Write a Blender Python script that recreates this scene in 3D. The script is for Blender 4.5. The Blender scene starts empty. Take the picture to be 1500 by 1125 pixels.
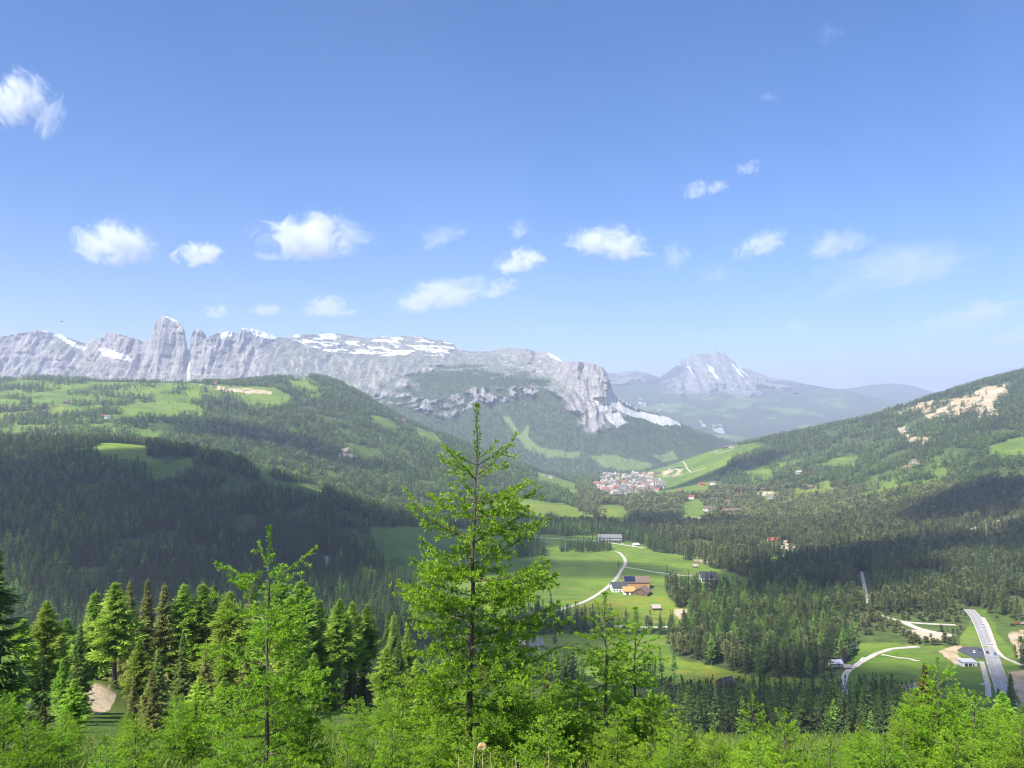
import bpy, math, random
import numpy as np
from mathutils import Vector, Euler

R = math.radians
random.seed(7)
rng = np.random.default_rng(7)
scene = bpy.context.scene
COL = scene.collection

# ------------------------------------------------------------------ camera, world, sun, exposure
PITCH = R(2.0)
FOC = 1090.0                                   # focal length in pixels of a 1500 px wide picture
cam_d = bpy.data.cameras.new('camera')
cam_d.sensor_width = 36.0
cam_d.lens = 36.0 * FOC / 1500.0
cam_d.clip_start = 0.05
cam_d.clip_end = 90000
cam = bpy.data.objects.new('camera', cam_d)
COL.objects.link(cam)
cam.location = (0, 0, 0)
cam.rotation_euler = (R(90) + PITCH, 0, 0)
scene.camera = cam

SUN_EL = R(50)
SUN_AZ = R(222)                                # compass-like, clockwise from +Y: behind the camera, to its left
SUN_DIR = np.array([math.cos(SUN_EL) * math.sin(SUN_AZ), math.cos(SUN_EL) * math.cos(SUN_AZ), math.sin(SUN_EL)])

world = bpy.data.worlds.new('World')
scene.world = world
world.use_nodes = True
wn = world.node_tree
wn.nodes.clear()
sky = wn.nodes.new('ShaderNodeTexSky')
sky.sky_type = 'NISHITA'
sky.sun_disc = False
sky.sun_elevation = SUN_EL
sky.sun_rotation = SUN_AZ
sky.altitude = 1900
sky.air_density = 1.0
sky.dust_density = 2.2
sky.ozone_density = 4.0
bg = wn.nodes.new('ShaderNodeBackground')
bg.inputs['Strength'].default_value = 0.116
wo = wn.nodes.new('ShaderNodeOutputWorld')
hs_ = wn.nodes.new('ShaderNodeHueSaturation')
hs_.inputs['Saturation'].default_value = 1.25
wn.links.new(sky.outputs[0], hs_.inputs['Color'])
tn_ = wn.nodes.new('ShaderNodeVectorMath')               # a touch less green: the lavender of a hazy summer noon
tn_.operation = 'MULTIPLY'
tn_.inputs[1].default_value = (1.0, .935, 1.01)
wn.links.new(hs_.outputs[0], tn_.inputs[0])
wn.links.new(tn_.outputs[0], bg.inputs['Color'])
wn.links.new(bg.outputs[0], wo.inputs['Surface'])

sun_d = bpy.data.lights.new('sun', 'SUN')
sun_d.energy = 5.0
sun_d.angle = R(0.53)
sun_d.color = (1.0, 0.96, 0.89)
sun = bpy.data.objects.new('sun', sun_d)
COL.objects.link(sun)
sun.rotation_euler = Vector(SUN_DIR.tolist()).to_track_quat('Z', 'Y').to_euler()

vs = scene.view_settings
scene.display_settings.display_device = 'sRGB'
vs.view_transform = 'Standard'
vs.look = 'None'
vs.exposure = 0.85
vs.gamma = 1.0
vs.use_curve_mapping = False
cy = scene.cycles
cy.use_denoising = True
cy.filter_width = 1.05
cy.max_bounces = 10
cy.diffuse_bounces = 4
cy.glossy_bounces = 1
cy.transmission_bounces = 3
cy.volume_bounces = 8
cy.transparent_max_bounces = 16
cy.sample_clamp_indirect = 4.0
cy.caustics_reflective = False
cy.caustics_refractive = False

# ------------------------------------------------------------------ helpers
def hash3(ix, iy, iz, seed):
    with np.errstate(over='ignore'):
        h = (ix.astype(np.uint32) * np.uint32(374761393) + iy.astype(np.uint32) * np.uint32(668265263)
             + iz.astype(np.uint32) * np.uint32(2147483647 - 55) + np.uint32((seed * 974711 + 13) & 0xffffffff))
        h = (h ^ (h >> np.uint32(13))) * np.uint32(1274126177)
        h = (h ^ (h >> np.uint32(16))) * np.uint32(2246822519)
        h = h ^ (h >> np.uint32(15))
    return h.astype(np.float64) / 4294967295.0

def noise3(x, y, z, seed=0):
    x, y, z = np.broadcast_arrays(np.asarray(x, float), np.asarray(y, float), np.asarray(z, float))
    x0, y0, z0 = np.floor(x), np.floor(y), np.floor(z)
    fx, fy, fz = x - x0, y - y0, z - z0
    fx = fx * fx * (3 - 2 * fx); fy = fy * fy * (3 - 2 * fy); fz = fz * fz * (3 - 2 * fz)
    xi, yi, zi = x0.astype(np.int64), y0.astype(np.int64), z0.astype(np.int64)
    def g(a, b, c):
        return hash3((xi + a) & 0xffffffff, (yi + b) & 0xffffffff, (zi + c) & 0xffffffff, seed)
    c00 = g(0, 0, 0) * (1 - fx) + g(1, 0, 0) * fx
    c10 = g(0, 1, 0) * (1 - fx) + g(1, 1, 0) * fx
    c01 = g(0, 0, 1) * (1 - fx) + g(1, 0, 1) * fx
    c11 = g(0, 1, 1) * (1 - fx) + g(1, 1, 1) * fx
    c0 = c00 * (1 - fy) + c10 * fy
    c1 = c01 * (1 - fy) + c11 * fy
    return (c0 * (1 - fz) + c1 * fz) * 2 - 1

def noise2(x, y, seed=0):
    x, y = np.broadcast_arrays(np.asarray(x, float), np.asarray(y, float))
    x0, y0 = np.floor(x), np.floor(y)
    fx, fy = x - x0, y - y0
    fx = fx * fx * (3 - 2 * fx); fy = fy * fy * (3 - 2 * fy)
    xi, yi = x0.astype(np.int64), y0.astype(np.int64)
    zz = np.zeros_like(xi)
    def g(a, b):
        return hash3((xi + a) & 0xffffffff, (yi + b) & 0xffffffff, zz, seed)
    c0 = g(0, 0) * (1 - fx) + g(1, 0) * fx
    c1 = g(0, 1) * (1 - fx) + g(1, 1) * fx
    return (c0 * (1 - fy) + c1 * fy) * 2 - 1

def fbm2(x, y, octv=4, seed=0, gain=.5):
    s = 0; a = 1; n = 0
    for o in range(octv):
        s = s + a * noise2(x * 2 ** o + o * 17.3, y * 2 ** o - o * 9.1, seed + o); n += a; a *= gain
    return s / n

def fbm3(x, y, z, octv=4, seed=0, gain=.5):
    s = 0; a = 1; n = 0
    for o in range(octv):
        s = s + a * noise3(x * 2 ** o + o * 17.3, y * 2 ** o - o * 9.1, z * 2 ** o + o * 3.7, seed + o); n += a; a *= gain
    return s / n

def sstep(a, b, x):
    t = np.clip((x - a) / (b - a), 0, 1)
    return t * t * (3 - 2 * t)

def pchip(xk, Y, x):
    xk = np.asarray(xk, float); Y = np.asarray(Y, float); x = np.asarray(x, float)
    h = np.diff(xk); shp = (-1,) + (1,) * (Y.ndim - 1)
    d = np.diff(Y, axis=0) / h.reshape(shp)
    m = np.zeros_like(Y)
    m[0] = d[0]; m[-1] = d[-1]
    if len(xk) > 2:
        w1 = (2 * h[1:] + h[:-1]).reshape(shp); w2 = (h[1:] + 2 * h[:-1]).reshape(shp)
        a, b = d[:-1], d[1:]
        ok = (a * b) > 0
        sa = np.where(ok, a, 1); sb = np.where(ok, b, 1)
        m[1:-1] = np.where(ok, (w1 + w2) / (w1 / sa + w2 / sb), 0)
    i = np.clip(np.searchsorted(xk, x) - 1, 0, len(xk) - 2)
    t = np.clip((x - xk[i]) / h[i], 0, 1).reshape(shp); hh = h[i].reshape(shp)
    t2 = t * t; t3 = t2 * t
    return (2 * t3 - 3 * t2 + 1) * Y[i] + (t3 - 2 * t2 + t) * hh * m[i] + (-2 * t3 + 3 * t2) * Y[i + 1] + (t3 - t2) * hh * m[i + 1]

CP, SP = math.cos(PITCH), math.sin(PITCH)
def pix(u, v):
    """picture point -> (x/y, z/y) of its sight line"""
    a = (np.asarray(u, float) - 750) / FOC; b = (562.5 - np.asarray(v, float)) / FOC
    dy = CP - b * SP
    return a / dy, (SP + b * CP) / dy

def project(x, y, z):
    w = np.maximum(y * CP + z * SP, 1e-3)
    return 750 + FOC * x / w, 562.5 - FOC * (-y * SP + z * CP) / w

def in_poly(u, v, poly):
    P = np.asarray(poly, float)
    out = np.zeros(u.shape, bool)
    bb = (u > P[:, 0].min()) & (u < P[:, 0].max()) & (v > P[:, 1].min()) & (v < P[:, 1].max())
    uu, vv = u[bb], v[bb]
    r = np.zeros(uu.shape, bool)
    n = len(P)
    for i in range(n):
        x1, y1 = P[i]; x2, y2 = P[(i + 1) % n]
        if y1 == y2: continue
        c = ((y1 > vv) != (y2 > vv)) & (uu < (x2 - x1) * (vv - y1) / (y2 - y1) + x1)
        r ^= c
    out[bb] = r
    return out

def mesh_np(name, verts, faces, smooth=False):
    """verts (n,3); faces an (m,k) array or list of such arrays"""
    me = bpy.data.meshes.new(name)
    verts = np.asarray(verts, np.float32)
    if not isinstance(faces, (list, tuple)): faces = [faces]
    faces = [np.asarray(f, np.int32) for f in faces if len(f)]
    me.vertices.add(len(verts)); me.vertices.foreach_set('co', verts.ravel())
    if faces:
        nl = sum(f.size for f in faces); nf = sum(len(f) for f in faces)
        me.loops.add(nl); me.polygons.add(nf)
        me.loops.foreach_set('vertex_index', np.concatenate([f.ravel() for f in faces]))
        tot = np.concatenate([np.full(len(f), f.shape[1], np.int32) for f in faces])
        st = np.concatenate([[0], np.cumsum(tot)[:-1]]).astype(np.int32)
        me.polygons.foreach_set('loop_start', st)
        me.polygons.foreach_set('use_smooth', np.full(nf, smooth, bool))
    me.update(calc_edges=True)
    me.validate()
    return me

def attr(me, name, data, typ='FLOAT'):
    a = me.attributes.new(name, typ, 'POINT')
    if typ == 'FLOAT': a.data.foreach_set('value', np.asarray(data, np.float32).ravel())
    elif typ == 'INT': a.data.foreach_set('value', np.asarray(data, np.int32).ravel())
    elif typ == 'FLOAT_COLOR': a.data.foreach_set('color', np.asarray(data, np.float32).ravel())

def grid_faces(nr, nc):
    i = np.arange(nr * nc).reshape(nr, nc)
    return np.stack([i[:-1, :-1], i[:-1, 1:], i[1:, 1:], i[1:, :-1]], -1).reshape(-1, 4)

def link(name, data, parent=None, mat=None, loc=None, rz=0):
    o = bpy.data.objects.new(name, data)
    COL.objects.link(o)
    if parent is not None: o.parent = parent
    if mat is not None and data is not None:
        data.materials.clear(); data.materials.append(mat)
    if loc is not None: o.location = loc
    if rz: o.rotation_euler = (0, 0, rz)
    return o

def tag(o, label=None, cat=None, group=None, kind=None):
    if label: o['label'] = label
    if cat: o['category'] = cat
    if group: o['group'] = group
    if kind: o['kind'] = kind
    return o

# ------------------------------------------------------------------ materials
class NT:
    def __init__(self, name):
        self.m = bpy.data.materials.new(name); self.m.use_nodes = True
        self.t = self.m.node_tree; self.t.nodes.clear()
        self.out = self.t.nodes.new('ShaderNodeOutputMaterial')
    def n(self, typ, ins=None, **props):
        nd = self.t.nodes.new(typ)
        for k, v in props.items(): setattr(nd, k, v)
        for k, v in (ins or {}).items():
            s = nd.inputs[k]
            if hasattr(v, 'bl_idname') and hasattr(v, 'outputs'): v = v.outputs[0]
            if isinstance(v, bpy.types.NodeSocket): self.t.links.new(v, s)
            else: s.default_value = v
        return nd
    def noise(self, scale, detail=4, rough=.55, vec=None, dist=0):
        ins = {'Scale': scale, 'Detail': detail, 'Roughness': rough, 'Distortion': dist}
        if vec is not None: ins['Vector'] = vec
        return self.n('ShaderNodeTexNoise', ins).outputs['Fac']
    def pos(self, scl=None):
        p = self.n('ShaderNodeNewGeometry').outputs['Position']
        if scl is None: return p
        return self.n('ShaderNodeVectorMath', {0: p, 1: scl}, operation='MULTIPLY').outputs[0]
    def mix(self, f, a, b):
        nd = self.n('ShaderNodeMix', data_type='RGBA')
        for s, v in ((nd.inputs[0], f), (nd.inputs[6], a), (nd.inputs[7], b)):
            if isinstance(v, bpy.types.NodeSocket): self.t.links.new(v, s)
            else: s.default_value = (*v, 1) if isinstance(v, tuple) and len(v) == 3 else v
        return nd.outputs[2]
    def ramp(self, f, a, b):
        return self.n('ShaderNodeMapRange', {'Value': f, 'From Min': a, 'From Max': b}, interpolation_type='SMOOTHSTEP').outputs[0]
    def math(self, op, a, b=0.0):
        return self.n('ShaderNodeMath', {0: a, 1: b}, operation=op).outputs[0]
    def attr(self, name, typ='GEOMETRY'):
        nd = self.n('ShaderNodeAttribute', attribute_name=name, attribute_type=typ)
        return nd
    def finish(self, col, rough=.9, spec=.2, normal=None, metallic=0, trans=0.0, tcol=None):
        ins = {'Base Color': col if isinstance(col, bpy.types.NodeSocket) else (*col, 1), 'Roughness': rough, 'Specular IOR Level': spec, 'Metallic': metallic}
        if normal is not None: ins['Normal'] = normal
        b = self.n('ShaderNodeBsdfPrincipled', ins)
        sh = b.outputs[0]
        if trans > 0:
            tr = self.n('ShaderNodeBsdfTranslucent', {'Color': tcol if tcol is not None else ins['Base Color']})
            sh = self.n('ShaderNodeMixShader', {0: trans, 1: sh, 2: tr.outputs[0]}).outputs[0]
        self.t.links.new(sh, self.out.inputs['Surface'])
        return self.m

def mat_plain(name, col, rough=.8, var=.12, scale=1.5, spec=.25, metallic=0):
    k = NT(name)
    f = k.noise(scale, 5, .6, k.pos())
    lo = tuple(c * (1 - var) for c in col); hi = tuple(min(1, c * (1 + var)) for c in col)
    c = k.mix(k.ramp(f, .3, .7), lo, hi)
    return k.finish(c, rough, spec, metallic=metallic)

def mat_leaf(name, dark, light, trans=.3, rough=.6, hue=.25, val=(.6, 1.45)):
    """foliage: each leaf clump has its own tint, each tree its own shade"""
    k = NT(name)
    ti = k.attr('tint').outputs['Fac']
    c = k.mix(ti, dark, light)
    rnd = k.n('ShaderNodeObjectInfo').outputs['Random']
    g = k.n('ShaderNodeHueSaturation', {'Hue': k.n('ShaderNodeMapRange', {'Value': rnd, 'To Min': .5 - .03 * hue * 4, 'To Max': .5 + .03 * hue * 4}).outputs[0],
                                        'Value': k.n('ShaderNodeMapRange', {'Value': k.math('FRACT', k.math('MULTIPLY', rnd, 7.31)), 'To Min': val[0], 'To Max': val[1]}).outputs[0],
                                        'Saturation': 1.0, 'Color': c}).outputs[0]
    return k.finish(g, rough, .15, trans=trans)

M_BARK = mat_plain('bark', (.105, .088, .072), .95, .4, 30)
M_TWIG = mat_plain('twig_bark', (.13, .105, .07), .9, .35, 40)
# ------------------------------------------------------------------ terrain: the valley and its two sides
UC = [-250, 0, 150, 300, 450, 600, 750, 850, 950, 1050, 1150, 1250, 1350, 1500, 1750]
NEAR = {3: 1400, 6: 1215, 9: 1130, 13: 1100, 20: 1082, 60: 1064, 100: 1050, 200: 1064, 300: 1068, 380: 1055, 450: 1020, 520: 990}
NEAR_R = {60: 1088, 100: 1106, 200: 1112, 300: 1098, 380: 1062, 450: 1020}   # the right side of the near slope falls away
RELIEF = {                                    # depth (m): height of the ground seen at each column
    650: [880, 900, 908, 915, 920, 922, 922, 922, 922, 922, 922, 922, 922, 922, 915],
    800: [760, 800, 815, 835, 850, 858, 862, 862, 862, 862, 862, 862, 861, 858, 850],
    1000: [690, 725, 735, 755, 785, 812, 826, 827, 827, 827, 827, 825, 818, 806, 790],
    1150: [655, 685, 690, 702, 735, 780, 803, 805, 805, 805, 805, 802, 793, 776, 750],
    1300: [642, 653, 651, 667, 714, 762, 784, 787, 788, 788, 787, 782, 768, 745, 710],
    1450: [650, 656, 653, 673, 716, 758, 770, 772, 773, 773, 772, 764, 746, 718, 680],
    1600: [660, 660, 659, 674, 708, 748, 758, 760, 761, 761, 758, 746, 724, 694, 650],
    2000: [620, 622, 627, 640, 668, 710, 733, 737, 738, 738, 728, 706, 676, 640, 600],
    2500: [575, 578, 583, 590, 610, 654, 698, 715, 719, 704, 684, 660, 622, 580, 550],
    3000: [555, 557, 559, 562, 562, 624, 681, 706, 708, 664, 642, 621, 588, 546, 514],
    3400: [558, 560, 566, 566, 552, 618, 678, 702, 692, 659, 640, 621, 592, 556, 526],
    4000: [640, 640, 640, 640, 620, 650, 690, 697, 694, 668, 655, 640, 620, 605, 590],
    5000: [690] * 4 + [688] * 4 + [686] * 7,
    7000: [669] * 15,
    20000: [625] * 15,
}
YK = sorted(list(NEAR) + list(RELIEF))
ZT = []
for yk in YK:
    if yk in NEAR:
        w_ = sstep(640, 960, np.array(UC, float))
        vv = NEAR[yk] * (1 - w_) + NEAR_R.get(yk, NEAR[yk]) * w_
    else: vv = RELIEF[yk]
    ZT.append(pix(np.full(15, 750.), np.array(vv, float))[1] * yk)
ZT = np.array(ZT)
TC = (np.array(UC) - 750.) / FOC / 1.001
LY0, LY1, NY_ = math.log(3.), math.log(20000.), 1400
TG = np.linspace(-1.2, 1.2, 700)
_lx = np.linspace(LY0, LY1, NY_)
ZG = pchip(np.log(YK), ZT, _lx)                          # along depth
ZG = pchip(TC, ZG.T, np.clip(TG, TC[0], TC[-1])).T       # across: (depth, column)
FLOORV = pchip(np.log([3, 60, 520, 650, 800, 1000, 1300, 1600, 2000, 2500, 3000, 4000, 5000, 7000, 20000]),
               np.array([1400, 1064, 990, 922, 862, 827, 787, 761, 738, 719, 709, 696, 686, 669, 625.]), _lx)

def bil(G, x, y):
    ys = np.maximum(y, 3.0)
    t = x / np.maximum(ys, 16.)
    fi = (np.log(ys) - LY0) / (LY1 - LY0) * (NY_ - 1); fi = np.clip(fi, 0, NY_ - 1.001)
    fj = np.clip((t + 1.2) / 2.4 * 699, 0, 698.999)
    i = fi.astype(int); j = fj.astype(int); a = fi - i; b = fj - j
    return (G[i, j] * (1 - b) + G[i, j + 1] * b) * (1 - a) + (G[i + 1, j] * (1 - b) + G[i + 1, j + 1] * b) * a

def ground(x, y):
    x = np.asarray(x, float); y = np.asarray(y, float)
    z = bil(ZG, x, y)
    ys = np.clip(y, 3, 2e4)
    fl = np.interp(np.log(ys), _lx, FLOORV)
    zfl = pix(750., fl)[1] * ys
    hill = sstep(4, 60, z - zfl)                          # valley floor stays smooth, slopes are broken up
    amp = np.interp(ys, [3, 20, 100, 500, 1000, 2500, 6000], [.08, .25, 1.0, 1.2, 5, 11, 14])
    far = sstep(500, 700, ys)
    amp = amp * (1 - far) + amp * far * (.1 + .9 * hill)
    sc = np.interp(ys, [3, 20, 100, 500, 6000], [2.5, 6, 22, 110, 330])
    lod = fbm2(x / 230., y / 230., 4, 11) * far + (1 - far) * fbm2(x / 14., y / 14., 3, 5)
    z = z + amp * lod + far * hill * .35 * amp * (.5 - np.abs(noise2(x / 140., y / 140., 31))) 
    z = np.where(y < 3, z + (3 - y) * .28, z)
    z = z + 4.6 * np.exp(-((x + 53) / 5.5) ** 2 - ((y - 97) / 9.) ** 2)       # an earth bank below the stand
    return z

def ground_at(u, v, y0=6., y1=7000.):
    """where the sight line through a picture point meets the ground"""
    t, s = pix(u, v)
    ys = np.exp(np.linspace(math.log(y0), math.log(y1), 3000))
    d = ground(t * ys, ys) - s * ys
    k = np.argmax(d > 0)
    if not d[k] > 0: k = len(ys) - 1
    k = max(k, 1)
    a = d[k - 1] / (d[k - 1] - d[k]) if d[k] != d[k - 1] else 0
    y = ys[k - 1] + a * (ys[k] - ys[k - 1])
    x = float(t * y)
    return np.array([x, y, float(ground(x, y))])

# ---- land cover, traced as outlines on the ground (outline, nearest depth, farthest depth)
MEADOWS = [
    ([(545, 772), (700, 774), (800, 783), (905, 788), (950, 804), (1000, 816), (1045, 832), (1098, 846), (1094, 874), (1060, 870), (1040, 862), (1010, 868), (988, 858), (976, 866), (990, 890), (1010, 893), (1005, 918), (900, 920), (820, 907), (800, 907), (760, 914), (700, 907), (600, 862), (545, 818)], 600, 1500),
    ([(690, 927), (745, 932), (860, 927), (975, 932), (985, 957), (1050, 988), (1000, 1010), (800, 990), (690, 975)], 500, 700),
    ([(950, 962), (1030, 974), (1110, 992), (1215, 994), (1250, 978), (1240, 972), (1256, 944), (1290, 942), (1400, 947), (1425, 978), (1340, 1030), (1200, 1040), (1050, 1020), (950, 995)], 430, 640),
    ([(1405, 945), (1425, 893), (1440, 893), (1470, 935), (1500, 985), (1520, 1100), (1400, 1100), (1385, 960)], 400, 720),
    ([(715, 733), (780, 732), (840, 741), (855, 752), (905, 760), (935, 776), (870, 769), (800, 752), (715, 750)], 1300, 2300),
    ([(-200, 545), (165, 550), (300, 550), (296, 600), (232, 634), (-150, 628)], 1700, 3400),
    ([(0, 552), (60, 546), (168, 554), (162, 572), (110, 577), (60, 584), (-60, 594), (-200, 560)], 2200, 3400),
    ([(-100, 590), (90, 600), (150, 598), (155, 606), (75, 622), (-100, 622)], 1700, 3000),
    ([(148, 597), (192, 601), (228, 630), (190, 634), (160, 620)], 1700, 2900),
    ([(203, 568), (255, 570), (260, 588), (208, 594)], 2000, 3200),
    ([(300, 562), (400, 568), (432, 584), (380, 592), (310, 578)], 2200, 3400),
    ([(415, 543), (440, 545), (480, 570), (460, 578), (428, 560)], 2400, 3800),
    ([(134, 655), (160, 642), (210, 645), (217, 668), (245, 678), (280, 670), (287, 684), (230, 702), (205, 684), (150, 680)], 950, 1350),
    ([(362, 684), (395, 688), (402, 702), (470, 714), (478, 738), (400, 718)], 950, 1500),
    ([(607, 626), (640, 633), (645, 648), (615, 643)], 2000, 3400),
    ([(533, 608), (560, 610), (592, 620), (570, 624)], 2000, 3400),
    ([(765, 688), (800, 693), (854, 712), (835, 718)], 2000, 3600),
    ([(640, 652), (660, 655), (668, 668), (646, 664)], 2000, 3400),
    ([(945, 692), (985, 670), (1040, 650), (1095, 640), (1115, 645), (1078, 661), (1062, 677), (1042, 692), (1038, 722), (1000, 730), (962, 724)], 2200, 3800),
    ([(1086, 692), (1140, 679), (1180, 671), (1176, 682), (1130, 694), (1100, 698)], 1900, 3200),
    ([(1188, 680), (1230, 671), (1272, 668), (1240, 681)], 1900, 3200),
    ([(1106, 719), (1150, 719), (1216, 703), (1222, 722), (1180, 733), (1130, 736)], 1700, 2700),
    ([(1250, 726), (1290, 714), (1330, 690), (1378, 678), (1393, 690), (1340, 712), (1290, 730)], 1500, 2500),
    ([(1448, 652), (1500, 638), (1520, 662), (1462, 668)], 1500, 2500),
    ([(1000, 735), (1020, 730), (1040, 748), (1025, 764), (1000, 760)], 1400, 2300),
    ([(1205, 806), (1245, 800), (1248, 812), (1210, 814)], 1000, 1500),
    ([(1095, 822), (1150, 812), (1165, 822), (1105, 832)], 900, 1300),
    ([(875, 742), (905, 740), (925, 752), (900, 764)], 1400, 2200),
]
SANDS = [
    ([(1293, 609), (1310, 599), (1345, 589), (1380, 586), (1410, 583), (1440, 569), (1474, 561), (1477, 580), (1456, 596), (1464, 610), (1430, 612), (1440, 601), (1410, 606), (1385, 618), (1360, 614), (1350, 604), (1320, 608)], 1700, 3200),
    ([(1314, 628), (1330, 626), (1346, 641), (1363, 641), (1357, 652), (1330, 650)], 1600, 3000),
    ([(1318, 684), (1340, 668), (1345, 680), (1322, 690)], 1500, 2500),
    ([(1078, 829), (1140, 826), (1147, 840), (1120, 847), (1080, 836)], 850, 1200),
    ([(1020, 815), (1050, 822), (1035, 827), (1018, 821)], 850, 1200),
    ([(1120, 790), (1150, 792), (1168, 803), (1160, 810), (1140, 800)], 900, 1400),
    ([(288, 561), (330, 567), (396, 572), (397, 577), (335, 574), (300, 567)], 2200, 3400),
    ([(488, 660), (512, 655), (520, 672), (496, 670)], 1600, 2900),
    ([(970, 690), (1000, 686), (998, 696), (972, 700)], 2200, 3700),
    ([(1315, 920), (1345, 921), (1400, 931), (1375, 938), (1345, 933)], 520, 700),
    ([(1372, 953), (1398, 945), (1412, 947), (1402, 957), (1412, 966), (1400, 976), (1388, 966)], 480, 640),
    ([(1475, 985), (1505, 980), (1530, 1030), (1500, 1035)], 420, 600),
    ([(985, 893), (1003, 892), (1012, 905), (990, 908)], 600, 800),
    ([(1310, 1000), (1345, 1000), (1350, 1025), (1312, 1020)], 450, 560),
    ([(126, 1005), (142, 1001), (158, 1006), (166, 1020), (160, 1040), (142, 1047), (128, 1037), (121, 1018)], 60, 110),
    ([(1440, 770), (1520, 748), (1520, 756), (1440, 777)], 900, 1800),
    ([(1480, 925), (1520, 915), (1520, 960), (1490, 965)], 480, 700),
    ([(1100, 718), (1160, 722), (1140, 727), (1105, 725)], 1700, 2700),
]
THIN = [                                        # woods with gaps: scattered trees over grass
    ([(0, 548), (300, 552), (300, 640), (0, 650)], 1700, 3300, .6),
    ([(350, 640), (560, 640), (640, 690), (640, 720), (500, 700), (350, 670)], 1600, 3000, .3),
    ([(1230, 720), (1300, 690), (1400, 660), (1430, 690), (1300, 745)], 1400, 2700, .6),
    ([(850, 740), (1050, 735), (1060, 775), (860, 765)], 1350, 2300, .35),
    ([(980, 700), (1200, 700), (1200, 760), (980, 760)], 1400, 2700, .12),
    ([(1250, 890), (1450, 890), (1440, 945), (1250, 945)], 500, 700, .15),
    ([(1440, 890), (1540, 890), (1540, 960), (1460, 960)], 500, 720, .45),
    ([(866, 716), (884, 699), (905, 696), (928, 693), (938, 688), (960, 697), (985, 712), (975, 722), (930, 730), (905, 733), (880, 727)], 2000, 3900, .95),
    ([(855, 690), (885, 683), (930, 686), (936, 696), (885, 702), (860, 698)], 3400, 5200, .95),
]
GROVES = [([(755, 798), (797, 796), (799, 815), (757, 817)], 700, 1300), ([(818, 801), (850, 799), (893, 799), (895, 807), (870, 810), (820, 809)], 700, 1300)]
def cover(x, y, z):
    """meadow, sand, thinning at points on the ground"""
    u, v = project(x, y, z)
    px = np.clip(y, 50, 4000) / FOC
    j1 = fbm2(x / 35., y / 35., 3, 3); j2 = fbm2(x / 35. + 50, y / 50., 3, 4)
    ju = u + j1 * np.minimum(14 / px, 9) ; jv = v + j2 * np.minimum(5 / px, 3.5)
    j3 = fbm2(x / 28., y / 34., 4, 14); j4 = fbm2(x / 75., y / 75., 3, 15)
    me = np.zeros(u.shape); sa = np.zeros(u.shape); th = np.zeros(u.shape)
    for P, a, b in MEADOWS:
        me[(in_poly(ju, jv, P) | ((y > 1500) & in_poly(ju, jv - 7, P))) & (y > a) & (y < b)] = 1
    for P, a, b in SANDS:
        q = in_poly(ju, jv, P) & (y > a) & (y < b)
        sa[q] = sstep(-.20, .02, j3[q] + .34 * (y[q] < 900)) 
    for P, a, b, k in THIN:
        q = in_poly(ju, jv, P) & (y > a) & (y < b)
        th[q] = np.maximum(th[q], k)
    far = (y > 1500) & (me > 0) & ((u < 700) | (u > 1080))
    th = np.where(far, np.clip(.955 + (.12 - j4) * 4, .1, .997), np.where(me > 0, 1., th))
    th = np.where(far & (u < 300) & (v > 540) & (v < 650), np.clip(.93 + (.07 - j4) * 5, .1, .99), th)
    for P, a, b in GROVES:
        q = in_poly(u, v, P) & (y > a) & (y < b)
        th[q] = .05
    return me, sa, th

# mesh of the terrain sheet
_yr = np.concatenate([np.linspace(-14, 3, 10)[:-1],
                      np.exp(np.arange(math.log(3), math.log(300), .016)),
                      np.exp(np.arange(math.log(300), math.log(3900), .0062)),
                      np.exp(np.linspace(math.log(3900), math.log(20000), 40))])
_tr = np.linspace(-1.0, 1.0, 1250)
_gx = _tr[None, :] * (_yr[:, None] + 24); _gy = np.repeat(_yr[:, None], len(_tr), 1)
_gz = ground(_gx, _gy)
_fx, _fy, _fz = _gx.ravel(), _gy.ravel(), _gz.ravel()
TERR_V = np.stack([_fx, _fy, _fz], -1)
me = mesh_np('terrain', TERR_V, grid_faces(len(_yr), len(_tr)), True)
_me, _sa, _th = cover(_fx, _fy, _fz)
_nearg = (1 - sstep(30, 90, _fy)) * .8 + .35 * sstep(30, 90, _fy) * (1 - sstep(150, 260, _fy))
_u, _v = project(_fx, _fy, _fz)
_yel = np.zeros(len(_fx))
for P in ([(820, 880), (1000, 872), (1000, 915), (830, 905)], [(970, 965), (1180, 985), (1160, 1015), (1000, 1000)], [(1130, 715), (1220, 712), (1220, 735), (1140, 735)], [(720, 733), (900, 745), (930, 775), (720, 750)], [(0, 590), (120, 598), (60, 620), (0, 620)]):
    _yel[in_poly(_u, _v, P) & (_fy > 400)] = 1
attr(me, 'cover', np.stack([np.maximum(_me, np.maximum(_nearg, _th * .8)), _sa, _yel, np.ones(len(_fx))], -1), 'FLOAT_COLOR')

k = NT('terrain_ground')
cv = k.n('ShaderNodeSeparateColor', {'Color': k.attr('cover').outputs['Color']})
P_ = k.pos()
big = k.noise(.012, 5, .6, P_); mid = k.noise(.09, 4, .6, P_); fine = k.noise(1.1, 5, .7, P_)
stripes = k.noise(.05, 5, .65, k.pos((.35, 2.2, 1)))
grass = k.mix(k.ramp(big, .34, .66), (.095, .180, .020), (.200, .305, .030))
grass = k.mix(k.math('MULTIPLY', k.ramp(stripes, .44, .62), .7), grass, (.220, .255, .055))
st2 = k.noise(.11, 5, .7, k.pos((.25, 3.2, 1)))
grass = k.mix(k.math('MULTIPLY', k.ramp(st2, .52, .66), .6), grass, (.075, .125, .022))
grass = k.mix(k.math('MULTIPLY', k.ramp(mid, .5, .72), .55), grass, (.065, .125, .018))
brn = k.noise(.028, 6, .7, P_)
grass = k.mix(k.math('MULTIPLY', k.ramp(brn, .56, .68), .55), grass, (.235, .215, .085))
yel = k.math('MULTIPLY', cv.outputs[2], k.ramp(mid, .42, .66))
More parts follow.
